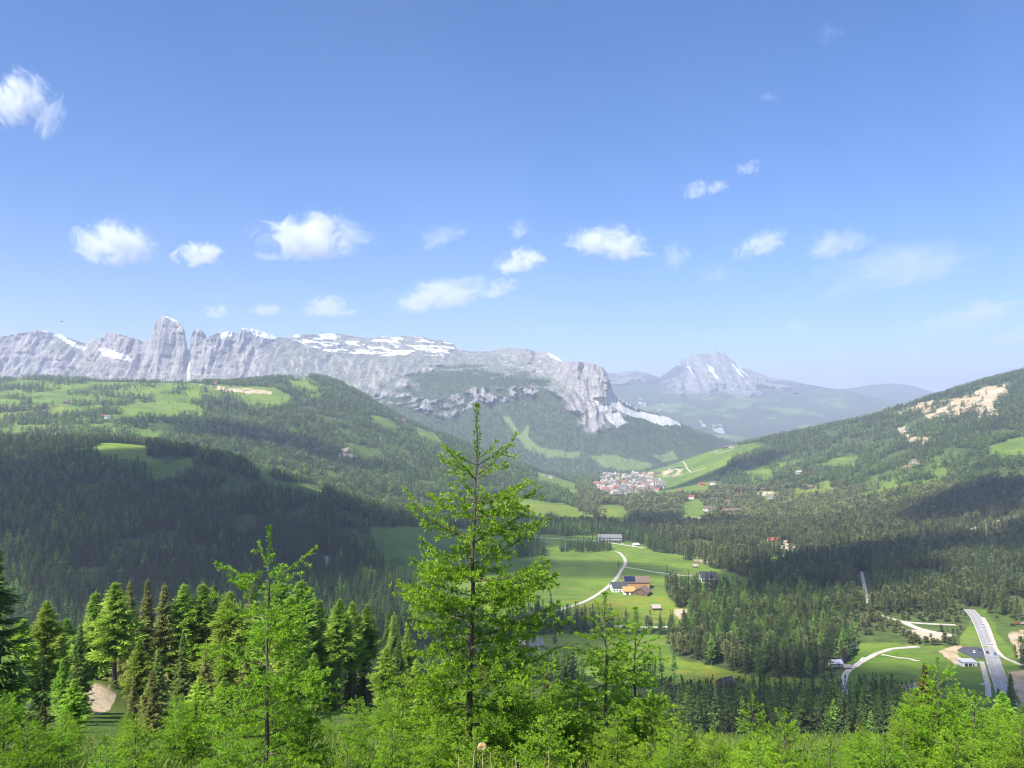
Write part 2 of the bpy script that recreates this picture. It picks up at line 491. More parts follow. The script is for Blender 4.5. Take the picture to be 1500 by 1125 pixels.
grass = k.mix(k.math('MULTIPLY', yel, .75), grass, (.33, .30, .025))
grass = k.mix(k.math('MULTIPLY', k.ramp(fine, .35, .75), .35), grass, (.05, .09, .015))
floor_ = k.mix(k.ramp(mid, .35, .7), (.050, .080, .020), (.120, .150, .045))
sand = k.mix(k.ramp(mid, .3, .7), (.42, .30, .155), (.62, .47, .29))
sand = k.mix(k.ramp(big, .45, .6), sand, (.56, .46, .33))
sand = k.mix(k.math('MULTIPLY', k.ramp(fine, .45, .7), .5), sand, (.36, .28, .18))
c = k.mix(cv.outputs[0], floor_, grass)
c = k.mix(cv.outputs[1], c, sand)
bmp = k.n('ShaderNodeBump', {'Height': fine, 'Strength': .5, 'Distance': .5})
M_TERR = k.finish(c, .95, .1, normal=bmp.outputs[0])
terr = link('terrain', me, mat=M_TERR)
tag(terr, 'grassy valley floor with wooded slopes rising on both sides', kind='structure')

# ------------------------------------------------------------------ mountains
def profile_sheet(cols, sky, u0, u1, du, rows, seed, amp, name, sky_j=1.0):
    """a mountain side: for each bearing a line from the foot over benches and cliffs to the skyline and down behind"""
    U = np.arange(u0, u1, du)
    cu = np.array([c[0] for c in cols], float)
    kn = len(cols[0][1])
    V = np.stack([[p[0] if p[0] is not None else 0 for p in c[1]] for c in cols]).astype(float)
    Y = np.stack([[p[1] for p in c[1]] for c in cols]).astype(float)
    Vi = pchip(cu, V, U); Yi = pchip(cu, Y, U)
    sv = np.interp(U, [s[0] for s in sky], [s[1] for s in sky])
    Vi[:, -1] = sv
    for q in range(kn - 2, 0, -1):                          # keep the benches below the skyline
        Vi[:, q] = np.maximum(Vi[:, q], Vi[:, q + 1] + 4)
    Sx = (U - 750) / FOC / 1.0006
    Z = pix(750., Vi)[1] * Yi
    # behind the skyline
    Yb = Yi[:, -1:] + np.array([[220., 900., 2600.]])
    Zb = Z[:, -1:] - np.array([[40., 330., 1100.]])
    Yi = np.concatenate([Yi, Yb], 1); Z = np.concatenate([Z, Zb], 1)
    # resample by even steps
    n_per = rows
    qs = np.concatenate([np.linspace(i, i + 1, n, endpoint=False) for i, n in enumerate(n_per)] + [[len(n_per)]])
    i0 = np.minimum(qs.astype(int), len(n_per) - 1); fr = qs - i0
    fr_s = fr
    yy = Yi[:, i0] * (1 - fr_s) + Yi[:, i0 + 1] * fr_s
    zz = Z[:, i0] * (1 - fr_s) + Z[:, i0 + 1] * fr_s
    xx = Sx[:, None] * yy
    return U, xx, yy, zz, qs

SKY_M = [(-260, 520), (-160, 500), (-80, 503), (0, 495), (20, 491), (60, 485), (75, 486), (100, 495), (125, 503), (140, 497), (152, 491), (165, 488), (185, 492), (200, 497), (215, 502), (221, 496), (225, 480), (231, 466), (240, 463), (250, 466), (258, 470), (267, 476), (271, 484), (274, 513), (278, 514), (281, 492), (284, 484), (291, 481), (298, 487), (302, 498), (308, 494), (318, 488), (335, 486), (345, 488), (355, 483), (365, 481), (385, 486), (405, 494), (425, 496), (435, 491), (455, 490), (470, 491), (480, 489), (490, 489), (500, 489), (515, 493), (540, 496), (560, 494), (590, 493), (620, 494), (632, 498), (645, 499), (665, 505), (670, 512), (690, 515), (720, 514), (735, 511), (745, 510), (760, 512), (770, 511), (785, 515), (800, 516), (812, 522), (822, 528), (835, 530), (850, 530), (870, 533), (882, 538), (888, 545), (893, 562), (903, 582), (920, 592), (940, 601), (980, 612), (1000, 622), (1040, 638), (1070, 648), (1120, 660), (1160, 668)]
COLS_M = [
    (-260, [(650, 4550), (585, 4900), (568, 5020), (545, 5200), (None, 5350)]),
    (0, [(650, 4550), (590, 4900), (568, 5020), (543, 5150), (None, 5280)]),
    (160, [(650, 4550), (590, 4900), (568, 5020), (548, 5150), (None, 5420)]),
    (222, [(650, 4550), (590, 4900), (563, 5000), (545, 5100), (None, 5220)]),
    (300, [(650, 4550), (590, 4900), (563, 5000), (548, 5100), (None, 5200)]),
    (420, [(650, 4450), (575, 4950), (552, 5120), (528, 5300), (None, 5650)]),
    (520, [(660, 4350), (592, 4800), (564, 5100), (528, 5500), (None, 6200)]),
    (620, [(675, 4250), (602, 4650), (560, 5000), (536, 5400), (None, 6400)]),
    (720, [(692, 4150), (604, 4550), (566, 4700), (541, 5400), (None, 6300)]),
    (790, [(694, 4150), (602, 4520), (568, 4650), (549, 5200), (None, 5800)]),
    (850, [(696, 4150), (618, 4480), (590, 4580), (578, 4640), (None, 4800)]),
    (880, [(697, 4150), (625, 4460), (605, 4560), (594, 4620), (None, 4760)]),
    (905, [(697, 4150), (640, 4430), (622, 4540), (606, 4640), (None, 4800)]),
    (950, [(697, 4200), (662, 4420), (643, 4560), (628, 4680), (None, 4850)]),
    (1010, [(699, 4250), (674, 4470), (658, 4600), (645, 4700), (None, 4880)]),
    (1060, [(700, 4350), (682, 4500), (672, 4650), (663, 4750), (None, 4950)]),
    (1160, [(702, 4450), (692, 4600), (684, 4700), (678, 4800), (None, 4950)]),
]
FOREST_LINE = [(-300, 640), (380, 606), (430, 600), (470, 594), (500, 587), (540, 577), (590, 564), (640, 540), (700, 544), (760, 541), (795, 553), (815, 580), (840, 605), (860, 622), (880, 628), (905, 628), (935, 596), (960, 600), (1000, 616), (1160, 660)]
SNOW_M = [[(58, 482), (75, 482), (104, 498), (130, 511), (122, 514), (85, 494)], [(143, 511), (155, 509), (190, 521), (190, 529), (160, 524)],
          [(322, 484), (342, 482), (342, 493), (323, 496)], [(350, 480), (380, 480), (410, 494), (402, 500), (375, 491)],
          [(238, 460), (246, 462), (264, 470), (258, 473)],           [(800, 515), (822, 524), (822, 530), (806, 524)]]
SNOWF_M = [[(425, 488), (500, 484), (590, 490), (650, 496), (674, 511), (640, 522), (560, 522), (480, 516), (440, 503)]]
SCREE_M = [[(275, 500), (278, 500), (280, 560), (275, 560)], [(884, 572), (893, 564), (905, 586), (928, 600), (962, 609), (986, 618), (970, 624), (938, 613), (913, 606), (892, 592)],
           [(886, 606), (905, 603), (922, 620), (905, 627), (893, 618)], [(968, 608), (976, 606), (981, 612), (990, 611), (999, 625), (980, 623)],
           [(870, 585), (884, 582), (890, 600), (878, 606)]]
ROCK_M = [[(590, 578), (640, 584), (700, 568), (780, 561), (800, 572), (770, 586), (705, 592), (655, 612), (600, 604)], [(480, 575), (600, 575), (620, 600), (560, 590)]]
GRASS_M = [[(736, 611), (746, 611), (762, 636), (776, 622), (772, 640), (790, 655), (820, 660), (852, 664), (846, 673), (800, 669), (770, 657), (754, 636)],
           [(862, 667), (900, 667), (955, 680), (948, 690), (885, 686)], [(955, 668), (986, 660), (992, 672), (970, 677)]]

U, MX, MY, MZ, MQ = profile_sheet(COLS_M, SKY_M, -260, 1160, 1.0, [30, 26, 18, 60, 6, 6, 4], 3, 50, 'm')
# the knot list has five profile points then three behind
def displace_rock(xx, yy, zz, rock, seed, s=1.0):
    g = fbm3(xx / (95 * s), yy / (300 * s), zz / (420 * s), 4, seed)
    g = 1 - np.abs(g) * 2.6                                  # ribs and gullies
    f = fbm3(xx / (36 * s), yy / (36 * s), zz / (26 * s), 3, seed + 9)
    st = fbm3(xx / (420 * s), yy / (420 * s), zz / (26 * s), 2, seed + 21)   # strata ledges
    soft = fbm3(xx / (190 * s), yy / (190 * s), zz / (190 * s), 4, seed + 40)
    dy = rock * (-62 * s * g + 14 * s * f + 9 * s * st) + (1 - rock) * 34 * s * soft
    dz = (1 - rock) * 7 * s * fbm3(xx / (60 * s), yy / (60 * s), 0 * zz, 3, seed + 50) + rock * 3.5 * s * f
    return dy, dz
mu, mv = project(MX, MY, MZ)
fl = np.interp(mu, [p[0] for p in FOREST_LINE], [p[1] for p in FOREST_LINE])
jn = fbm3(MX / 120, MY / 120, MZ / 120, 4, 77)
wood = sstep(-7, 9, mv + jn * 26 - fl)
for P in ROCK_M:
    q = in_poly(mu + jn * 8, mv + jn * 6, P)
    wood[q] = np.minimum(wood[q], np.where(fbm3(MX[q] / 45, MY[q] / 45, MZ[q] / 30, 3, 78) > .03, 0, 1))
gra = np.zeros(mu.shape); sno = np.zeros(mu.shape); scr = np.zeros(mu.shape)
for P in GRASS_M: gra[in_poly(mu + jn * 3, mv + jn * 2, P)] = 1
for P in SNOW_M: sno[in_poly(mu + jn * 3, mv + jn * 2, P)] = 1
for P in SNOWF_M:
    q = in_poly(mu + jn * 6, mv + jn * 3, P)
    nz = fbm3(MX[q] / 120, MY[q] / 230, MZ[q] / 26, 4, 79)
    nz = nz + .45 * fbm3(MX[q] / 34, MY[q] / 60, MZ[q] / 12, 3, 80)
    sno[q] = np.maximum(sno[q], sstep(-.04, .10, nz - .03))
for P in SCREE_M: scr[in_poly(mu + jn * 5, mv + jn * 3, P)] = 1
rock = np.clip(1 - wood - scr * .8, 0, 1)
rowmask = sstep(0, .25, MQ)[None, :]
tow = np.exp(-((mu - 255) / 45.) ** 2) * (mv < 560)
dy, dz = displace_rock(MX, MY, MZ, rock, 3)
MY = MY + dy * rowmask * (1 - .35 * tow); MX = MX * (1 + dy * rowmask * 0 / MY)
MZ = MZ + dz * rowmask
me = mesh_np('massif', np.stack([MX, MY, MZ], -1).reshape(-1, 3), grid_faces(*MX.shape)[:, ::-1], True)
attr(me, 'cover', np.stack([wood.ravel(), sno.ravel(), scr.ravel(), gra.ravel()], -1), 'FLOAT_COLOR')
attr(me, 'alpine', (gra.ravel()))
MASS = dict(x=MX, y=MY, z=MZ, wood=wood * (1 - gra) * (1 - scr), u=mu, v=mv)

k = NT('mountain_rock')
cvn = k.attr('cover'); cv = k.n('ShaderNodeSeparateColor', {'Color': cvn.outputs['Color']})
P_ = k.pos()
n1 = k.noise(.008, 6, .62, P_); n2 = k.noise(.035, 6, .65, k.pos((1, 1, .45))); st = k.noise(.012, 5, .65, k.pos((.25, .25, 4.0)))
n3 = k.noise(.11, 4, .7, P_)
rock_c = k.mix(k.ramp(n1, .35, .65), (.27, .26, .255), (.46, .43, .405))
rock_c = k.mix(k.math('MULTIPLY', k.ramp(n2, .48, .68), .6), rock_c, (.56, .47, .37))
vert = k.noise(.022, 5, .7, k.pos((1.6, 1.6, .22)))  # upright streaks, darkened in colour to stand for shaded gullies
rock_c = k.mix(k.math('MULTIPLY', k.ramp(vert, .52, .64), .65), rock_c, (.15, .145, .155))
rock_c = k.mix(k.math('MULTIPLY', k.ramp(st, .52, .62), .35), rock_c, (.16, .155, .16))
rock_c = k.mix(k.math('MULTIPLY', k.ramp(n3, .50, .66), .6), rock_c, (.13, .13, .135))
nz_ = k.n('ShaderNodeSeparateXYZ', {'Vector': k.n('ShaderNodeNewGeometry').outputs['Normal']}).outputs[2]
flat = k.ramp(nz_, .62, .85)
rock_c = k.mix(k.math('MULTIPLY', k.math('MULTIPLY', flat, k.ramp(n2, .4, .55)), .75), rock_c, (.12, .15, .07))
wood_c = k.mix(k.ramp(n2, .35, .65), (.040, .068, .028), (.085, .115, .045))
wood_c = k.mix(k.ramp(n3, .58, .72), wood_c, (.16, .18, .09))
c = k.mix(cv.outputs[0], rock_c, wood_c)
c = k.mix(cv.outputs[2], c, k.mix(n3, (.52, .50, .47), (.66, .64, .61)))
c = k.mix(k.attr('alpine').outputs['Fac'], c, k.mix(n2, (.13, .20, .05), (.20, .26, .08)))
c = k.mix(k.ramp(k.math('MULTIPLY', cv.outputs[1], k.math('ADD', .35, k.math('MULTIPLY', n3, 1.3))), .5, .72), c, (.86, .88, .92))
bmp = k.n('ShaderNodeBump', {'Height': n2, 'Strength': .9, 'Distance': 22.0})
M_ROCK = k.finish(c, .95, .1, normal=bmp.outputs[0])
mas = link('mountain', me, mat=M_ROCK)
tag(mas, 'long pale limestone massif with a square tower, snow patches and wooded lower slopes', kind='structure')

# the far peak and the blue hills round it
SKY_P = [(760, 585), (840, 560), (890, 546), (905, 547), (920, 544), (930, 543), (940, 545), (950, 547), (965, 553), (980, 543), (990, 534), (998, 528), (1005, 525), (1012, 519), (1018, 521), (1024, 518), (1035, 518), (1042, 520), (1050, 513), (1055, 518), (1060, 517), (1068, 525), (1077, 530), (1085, 538), (1100, 543), (1110, 545), (1125, 552), (1140, 555), (1155, 557), (1170, 560), (1210, 568), (1240, 572), (1290, 585), (1400, 600)]
COLS_P = [(u, [(668, 6500), (628, 8000), (598, 9300), (572, 10500), (None, 11600)]) for u in (760, 880, 960, 1050, 1150, 1250, 1400)]
U, X, Y, Z, Q = profile_sheet(COLS_P, SKY_P, 760, 1400, 1.0, [26, 26, 26, 40, 4, 4, 2], 5, 60, 'p')
u_, v_ = project(X, Y, Z)
line = np.interp(u_, [760, 900, 960, 1000, 1080, 1150, 1250], [560, 556, 560, 572, 574, 562, 560])
jn = fbm3(X / 260, Y / 260, Z / 200, 4, 87)
wood = sstep(-8, 8, v_ + jn * 30 - line)
dy, dz = displace_rock(X, Y, Z, 1 - wood, 41, 2.4)
rowm = sstep(0, .3, Q)[None, :] * (1 - .7 * sstep(3.6, 4.0, Q)[None, :])
Y = Y + dy * rowm * 1.3; Z = Z + dz * rowm + wood * rowm * (80 * fbm3(X / 800, Y / 800, Z * 0, 5, 91) - 60 * np.abs(fbm3(X / 500, Y / 700, Z * 0, 3, 92)))
sno = ((fbm3(X / 60, Y / 900, Z / 330, 3, 95) > .29) & (v_ < 556) & (u_ > 985) & (u_ < 1110)).astype(float)
scr = np.zeros(u_.shape)
for P in ([(925, 588), (940, 582), (945, 592), (928, 596)], [(955, 590), (970, 584), (976, 598), (960, 600)], [(1024, 615), (1035, 622), (1030, 628)], [(1044, 622), (1062, 620), (1060, 632), (1048, 630)]):
    scr[in_poly(u_ + jn * 9, v_ + jn * 6, P) & (fbm3(X / 90, Y / 300, Z / 60, 3, 99) > -.08)] = .7
alp = sstep(.05, .32, fbm3(X / 330, Y / 330, Z / 200, 5, 97, .62)) * sstep(566, 590, v_) * .85
me = mesh_np('far_peak', np.stack([X, Y, Z], -1).reshape(-1, 3), grid_faces(*X.shape)[:, ::-1], True)
attr(me, 'cover', np.stack([wood.ravel(), sno.ravel(), scr.ravel(), alp.ravel()], -1), 'FLOAT_COLOR'); attr(me, 'alpine', alp.ravel())
tag(link('mountain', me, mat=M_ROCK), 'distant snow streaked peak behind the end of the valley', kind='structure')

SKY_R = [(1120, 590), (1180, 573), (1210, 569), (1230, 571), (1255, 568), (1275, 565), (1300, 562), (1320, 562), (1340, 565), (1370, 575), (1450, 590), (1560, 600)]
COLS_R = [(u, [(650, 9000), (625, 11000), (605, 12500), (585, 13500), (None, 14500)]) for u in (1120, 1300, 1560)]
U, X, Y, Z, Q = profile_sheet(COLS_R, SKY_R, 1120, 1560, 2.0, [10, 12, 12, 16, 3, 3, 2], 5, 60, 'r')
Z = Z + sstep(0, .3, Q)[None, :] * 30 * fbm3(X / 700, Y / 700, Z * 0, 4, 61)
me = mesh_np('far_ridge', np.stack([X, Y, Z], -1).reshape(-1, 3), grid_faces(*X.shape)[:, ::-1], True)
one = np.ones(X.size); attr(me, 'cover', np.stack([one, 0 * one, 0 * one, one], -1), 'FLOAT_COLOR'); attr(me, 'alpine', 0 * one)
tag(link('hill', me, mat=M_ROCK), 'faint blue wooded ridge on the horizon', kind='structure')

# ------------------------------------------------------------------ haze: the valley's air
hz = bpy.data.meshes.new('haze')
bx0, bx1, by0, by1, bz0, bz1 = -21000, 21000, -2500, 21500, -760, 1010
hv = [(x, y, z) for x in (bx0, bx1) for y in (by0, by1) for z in (bz0, bz1)]
hz.from_pydata(hv, [], [(0, 1, 3, 2), (4, 6, 7, 5), (0, 4, 5, 1), (2, 3, 7, 6), (0, 2, 6, 4), (1, 5, 7, 3)])
k = NT('haze_air')
pv = k.n('ShaderNodeVolumePrincipled', {'Color': (.75, .80, 1.0, 1), 'Density': 1.05e-4, 'Anisotropy': .1})
k.t.links.new(pv.outputs[0], k.out.inputs['Volume'])
tag(link('haze', hz, mat=k.m), kind='stuff')
# ------------------------------------------------------------------ roads and tracks
ROADS = []
def ribbon(name, px_pts, width, mat, label, y0=300., lift=.35, y1=5000., close_step=3.0, clear=None):
    W = np.array([ground_at(u, v, y0, y1) for u, v in px_pts])
    d = np.concatenate([[0], np.cumsum(np.linalg.norm(np.diff(W[:, :2], axis=0), axis=1))])
    s = np.arange(0, d[-1], close_step)
    c = pchip(d, W[:, :2], s)
    tg = unit(np.gradient(c, axis=0)); nr = np.stack([-tg[:, 1], tg[:, 0]], -1)
    wv = np.interp(s, d, width) if hasattr(width, '__len__') else np.full(len(s), width)
    rows = []
    for k in (-.5, -.25, 0, .25, .5):
        p = c + nr * (wv * k)[:, None]
        rows.append(np.concatenate([p, (ground(p[:, 0], p[:, 1]) + lift)[:, None]], 1))
    V = np.stack(rows, 1)
    V[..., 2] = np.maximum(V[..., 2], V[..., 2].mean(1, keepdims=True))
    # a sheet with a rim turned down into the ground
    L_ = V[:, :1].copy(); L_[..., 2] -= lift + .5; R_ = V[:, -1:].copy(); R_[..., 2] -= lift + .5
    V = np.concatenate([L_, V, R_], 1)
    me = mesh_np(name, V.reshape(-1, 3), grid_faces(*V.shape[:2])[:, ::-1], False)
    o = link(name, me, mat=mat); tag(o, label, kind='structure')
    ROADS.append((np.concatenate([c[::4], c[-1:]]), (clear if clear is not None else np.max(wv) * .5 + 2)))
    return c, tg, nr, wv
def unit(v):
    return v / np.maximum(np.linalg.norm(v, axis=-1, keepdims=True), 1e-9)
M_ASPH = mat_plain('asphalt', (.34, .32, .295), .9, .12, .25)
M_GRAV = mat_plain('pale_gravel', (.54, .48, .39), .95, .15, .4)
M_PAINT = mat_plain('road_paint', (.8, .8, .78), .6, .06, 2)
RD = ribbon('road', [(1419, 893), (1428, 903), (1437, 920), (1447, 945), (1457, 975), (1466, 1000), (1476, 1030), (1490, 1075)], 9.5, M_ASPH, 'grey two lane road running through the valley', 380, .4)
ribbon('pavement', [(1440, 905), (1447, 918), (1455, 940), (1462, 955), (1480, 968), (1510, 978)], 3.0, M_GRAV, 'pale path along the far edge of the road', 380, .45)
ribbon('path', [(1438, 970), (1442, 985), (1446, 1000), (1448, 1022)], 3.2, M_GRAV, 'pale footpath along the near edge of the road', 380, .45)
ribbon('path', [(1436, 1003), (1446, 1003), (1458, 1005)], 3.0, M_GRAV, 'short paved crossing between footpath and road', 380, .47)
FT = ribbon('track', [(800, 899), (820, 893), (850, 884), (872, 873), (890, 860), (902, 848), (911, 834), (916, 825), (914, 817), (908, 810), (901, 808)], 4.2, M_GRAV, 'curved white farm track across the meadow', 600, .3)
ribbon('track', [(916, 831), (940, 835), (965, 839), (1000, 843), (1015, 844)], 3.2, M_GRAV, 'straight gravel track from the curved track to the pale house', 600, .32)
ribbon('track', [(780, 787), (830, 790), (870, 792), (905, 797), (945, 803)], 4.2, M_GRAV, 'gravel lane along the top of the farm meadow', 900, .3)
ribbon('track', [(1237, 1022), (1236, 1000), (1240, 986), (1255, 975), (1275, 963), (1293, 955), (1315, 950), (1350, 947)], 4.0, M_GRAV, 'pale winding track through the ski meadow', 440, .3)
ribbon('track', [(1291, 959), (1320, 964), (1350, 969)], 2.0, M_GRAV, 'thin side track across the ski meadow', 440, .3)
ribbon('track', [(1262, 838), (1266, 858), (1272, 885)], 3.6, M_GRAV, 'straight pale forest aisle', 620, .4, clear=7)
ribbon('track', [(1285, 900), (1305, 906), (1325, 911), (1360, 914), (1405, 916)], 3.6, M_GRAV, 'pale track curving through the scrub to the road', 520, .35, clear=5)
ribbon('track', [(1325, 912), (1340, 919), (1370, 927), (1400, 932)], 7.0, M_GRAV, 'wide gravel track beside the scrub', 520, .36, clear=5)
ribbon('track', [(1405, 779), (1435, 772), (1465, 763), (1500, 752), (1540, 742)], 7.0, M_GRAV, 'pale cutting through the wood on the right', 900, .4, clear=9)
ribbon('track', [(985, 668), (992, 672), (1005, 683), (1012, 692), (1035, 686)], 5.0, M_GRAV, 'white lane down the green hill', 2200, .5, clear=5)
ribbon('track', [(1050, 660), (1048, 664), (1060, 662), (1075, 658)], 5.0, M_GRAV, 'white lane at the top of the green hill', 2200, .5, clear=5)
ribbon('track', [(965, 700), (975, 708)], 5.0, M_GRAV, 'pale lane at the right end of the village', 2200, .5)
ribbon('track', [(1141, 800), (1155, 798), (1165, 806), (1160, 812)], 6.0, M_GRAV, 'pale drive beside the red roofed house', 900, .4, clear=6)
ribbon('track', [(890, 916), (940, 919), (965, 919), (995, 918)], 3.6, M_GRAV, 'gravel track along the lower edge of the farm meadow', 550, .32)
ribbon('track', [(1020, 760), (1035, 757), (1050, 766)], 6.0, M_GRAV, 'pale lane among the far pines', 1300, .4, clear=6)
ribbon('track', [(478, 815), (480, 828), (479, 836)], 5.0, M_GRAV, 'small pale gully in the dark wood', 650, .5, clear=8)
# markings on the road
c, tg, nr, wv = RD
for off, nm in ((0, 'broken'), (4.3, 'edge'), (-4.3, 'edge')):
    p0 = c + nr * (off - .12); p1 = c + nr * (off + .12)
    V = np.stack([np.concatenate([p, (ground(p[:, 0], p[:, 1]))[:, None]], 1) for p in (p0, p1)], 1)
    V[..., 2] = (ground(c[:, 0], c[:, 1]) + .46)[:, None]
    F = grid_faces(*V.shape[:2])[:, ::-1]
    if nm == 'broken': F = F[::2]
    tag(link('road_marking', mesh_np('road_marking', V.reshape(-1, 3), F), mat=M_PAINT), 'white %s line painted on the road' % nm, kind='structure')
# ------------------------------------------------------------------ buildings
class MB:
    """collects boxes and plates into one mesh"""
    def __init__(self): self.v = []; self.f = []
    def add(self, vs_, fs_):
        k = len(self.v); self.v += [tuple(map(float, p)) for p in vs_]; self.f += [tuple(i + k for i in f) for f in fs_]
    def box(self, x0, x1, y0, y1, z0, z1):
        self.add([(x0, y0, z0), (x1, y0, z0), (x1, y1, z0), (x0, y1, z0), (x0, y0, z1), (x1, y0, z1), (x1, y1, z1), (x0, y1, z1)],
                 [(0, 3, 2, 1), (4, 5, 6, 7), (0, 1, 5, 4), (1, 2, 6, 5), (2, 3, 7, 6), (3, 0, 4, 7)])
        return self
    def prism_x(self, x0, x1, prof):
        """a closed outline in y,z pushed along x"""
        n = len(prof)
        self.add([(x0, y, z) for y, z in prof] + [(x1, y, z) for y, z in prof],
                 [tuple(range(n - 1, -1, -1)), tuple(range(n, 2 * n))] + [(i, (i + 1) % n, (i + 1) % n + n, i + n) for i in range(n)])
        return self
    def mesh(self, name, mat=None, smooth=False):
        me = bpy.data.meshes.new(name); me.from_pydata(self.v, [], self.f)
        import bmesh
        b = bmesh.new(); b.from_mesh(me); bmesh.ops.recalc_face_normals(b, faces=b.faces); b.to_mesh(me); b.free()
        if mat: me.materials.append(mat)
        return me
    def build(self, name, mat, parent): return link(name, self.mesh(name, mat), parent)

WHITE = mat_plain('white_render', (.78, .76, .71), .85, .06, .6)
CREAM = mat_plain('cream_render', (.66, .58, .46), .85, .08, .6)
WOOD = mat_plain('weathered_wood', (.17, .10, .06), .85, .25, 1.2)
WOODR = mat_plain('red_brown_wood', (.20, .085, .05), .85, .25, 1.2)
ORANGE = mat_plain('orange_larch_boards', (.46, .25, .10), .8, .2, 1.2)
R_GREY = mat_plain('grey_shingles', (.20, .19, .19), .85, .18, .9)
R_DARK = mat_plain('dark_slate', (.075, .075, .08), .9, .15, .9, .08)
R_BROWN = mat_plain('brown_shingles', (.19, .13, .10), .85, .2, .9)
R_RED = mat_plain('red_tiles', (.30, .09, .065), .85, .2, .9)
R_PINK = mat_plain('faded_red_sheet', (.42, .34, .30), .7, .12, .9)
R_WHITE = mat_plain('pale_sheet_metal', (.62, .60, .60), .5, .06, .9)
GLASS = mat_plain('window_glass', (.03, .04, .05), .15, .05, 1, .6)
SOLAR = mat_plain('solar_cells', (.010, .016, .045), .4, .1, 2, .3)
YEL = mat_plain('yellow_canvas', (.50, .30, .10), .8, .08, .8)
STONE = mat_plain('grey_stone', (.36, .34, .31), .9, .2, .7)

def wall_prof(d, h, rh): return [(-d / 2, -1.5), (d / 2, -1.5), (d / 2, h), (0, h + rh), (-d / 2, h)]
def roof_prof(d, h, rh, ov=.9, th=.35):
    k = rh / (d / 2); a = d / 2 + ov
    return [(-a, h - ov * k + .06), (-a, h - ov * k + .06 + th), (0, h + rh + .06 + th), (a, h - ov * k + .06 + th), (a, h - ov * k + .06), (0, h + rh + .06)]

def house(name, label, cat, at, rot, w, d, h, rh, wall, roof, group=None, rows=2, ncol=5, chimney=True, balcony=False, door=True, solar=0, base=None, gable_win=2):
    e = link(name, None, loc=tuple(at), rz=R(rot)); tag(e, label, cat, group)
    MB().prism_x(-w / 2, w / 2, wall_prof(d, h, rh)).build('wall', wall, e)
    r = MB().prism_x(-w / 2 - .9, w / 2 + .9, roof_prof(d, h, rh)).build('roof', roof, e)
    if base is not None:
        MB().box(-w / 2 - .06, w / 2 + .06, -d / 2 - .06, d / 2 + .06, -1.4, h * .42).build('plinth', base, e)
    if chimney: MB().box(w * .18, w * .18 + .9, d * .1, d * .1 + .9, h + rh * .5, h + rh + 1.3).build('chimney', STONE, r)
    if solar:
        k = rh / (d / 2); y0, y1 = -d / 2 - .2, -.6
        x0 = -w / 2 + .6
        m = MB(); zf = lambda y: h + rh + .06 + .35 + k * y + .05
        m.add([(x0, y0, zf(y0)), (x0 + solar, y0, zf(y0)), (x0 + solar, y1, zf(y1)), (x0, y1, zf(y1)),
               (x0, y0, zf(y0) + .12), (x0 + solar, y0, zf(y0) + .12), (x0 + solar, y1, zf(y1) + .12), (x0, y1, zf(y1) + .12)],
              [(0, 3, 2, 1), (4, 5, 6, 7), (0, 1, 5, 4), (1, 2, 6, 5), (2, 3, 7, 6), (3, 0, 4, 7)])
        m.build('solar_panel', SOLAR, r)
    for j in range(rows):
        z = 1.1 + j * 2.9
        if z + 1.3 > h: break
        for i in range(ncol):
            x = -w / 2 + w * (i + .5) / ncol
            if door and j == 0 and i == ncol // 2:
                MB().box(x - .6, x + .6, -d / 2 - .1, -d / 2 + .1, -.2, 2.1).build('door', WOOD, e); continue
            MB().box(x - .65, x + .65, -d / 2 - .09, -d / 2 + .1, z, z + 1.35).build('window', GLASS, e)
    for sx in (-1, 1):
        for i in range(gable_win):
            y = -d / 4 + d / 2 * i / max(gable_win - 1, 1)
            x = sx * w / 2
            MB().box(x - .1, x + .1, y - .6, y + .6, 1.2, 2.6).build('window', GLASS, e)
    if balcony:
        b = MB(); z = 3.1
        b.box(-w / 2 + .3, w / 2 - .3, -d / 2 - 1.5, -d / 2 - .02, z - .25, z)
        b.box(-w / 2 + .3, w / 2 - .3, -d / 2 - 1.5, -d / 2 - 1.38, z + .003, z + 1.0)
        b.build('balcony', WOOD, e)
    return e
def gpt(u, v, y0=300., y1=5000.): return ground_at(u, v, y0, y1)
KEEP0 = []
def H(name, label, cat, u, v, rot, *a, keep=None, y0=300., y1=5000., back=0, **k):
    p = gpt(u, v, y0, y1); p = p + np.array([0, back, 0.]); p[2] = ground(p[0], p[1])
    KEEP0.append((p[0], p[1], keep or a[0] * .75)); 
    # the strip in front of it, which trees would hide
    if y0 > 400:
        for q in (1, 2, 3): KEEP0.append((p[0] * (1 - q * 9 / p[1]), p[1] - q * 9, (keep or a[0] * .6)))
    return house(name, label, cat, p, rot, *a, **k)

# the farm in the meadow
H('barn', 'large barn with solar panels on its long grey roof and orange board wall', 'barn', 934, 864, -3, 27, 14, 7.5, 4.5, ORANGE, R_BROWN, rows=1, ncol=4, chimney=False, solar=11.5, y0=600, back=10)
H('farmhouse', 'white farmhouse with dark slate roof at the bend of the farm track', 'house', 907, 867, 8, 15, 11, 5.5, 3.8, WHITE, R_DARK, rows=2, ncol=5, y0=600, back=4)
H('barn', 'low wooden barn with broad brown gable roof beside the solar panel barn', 'barn', 942, 872, 62, 13, 15, 3.6, 4.0, WOOD, R_BROWN, rows=1, ncol=3, chimney=False, y0=600, back=4)
e = link('shed', None, loc=tuple(gpt(922, 871, 600) + np.array([0, 3, 0])), rz=R(0)); tag(e, 'white farm shed under a sloping yellow roof, between farmhouse and low barn', 'shed')
MB().box(-6, 6, -4, 4, -1, 3.4).build('wall', WHITE, e)
m = MB(); m.prism_x(-6.5, 6.5, [(-5, 3.5), (-5, 3.75), (4.4, 6.6), (4.4, 6.35)]); m.build('roof', YEL, e)
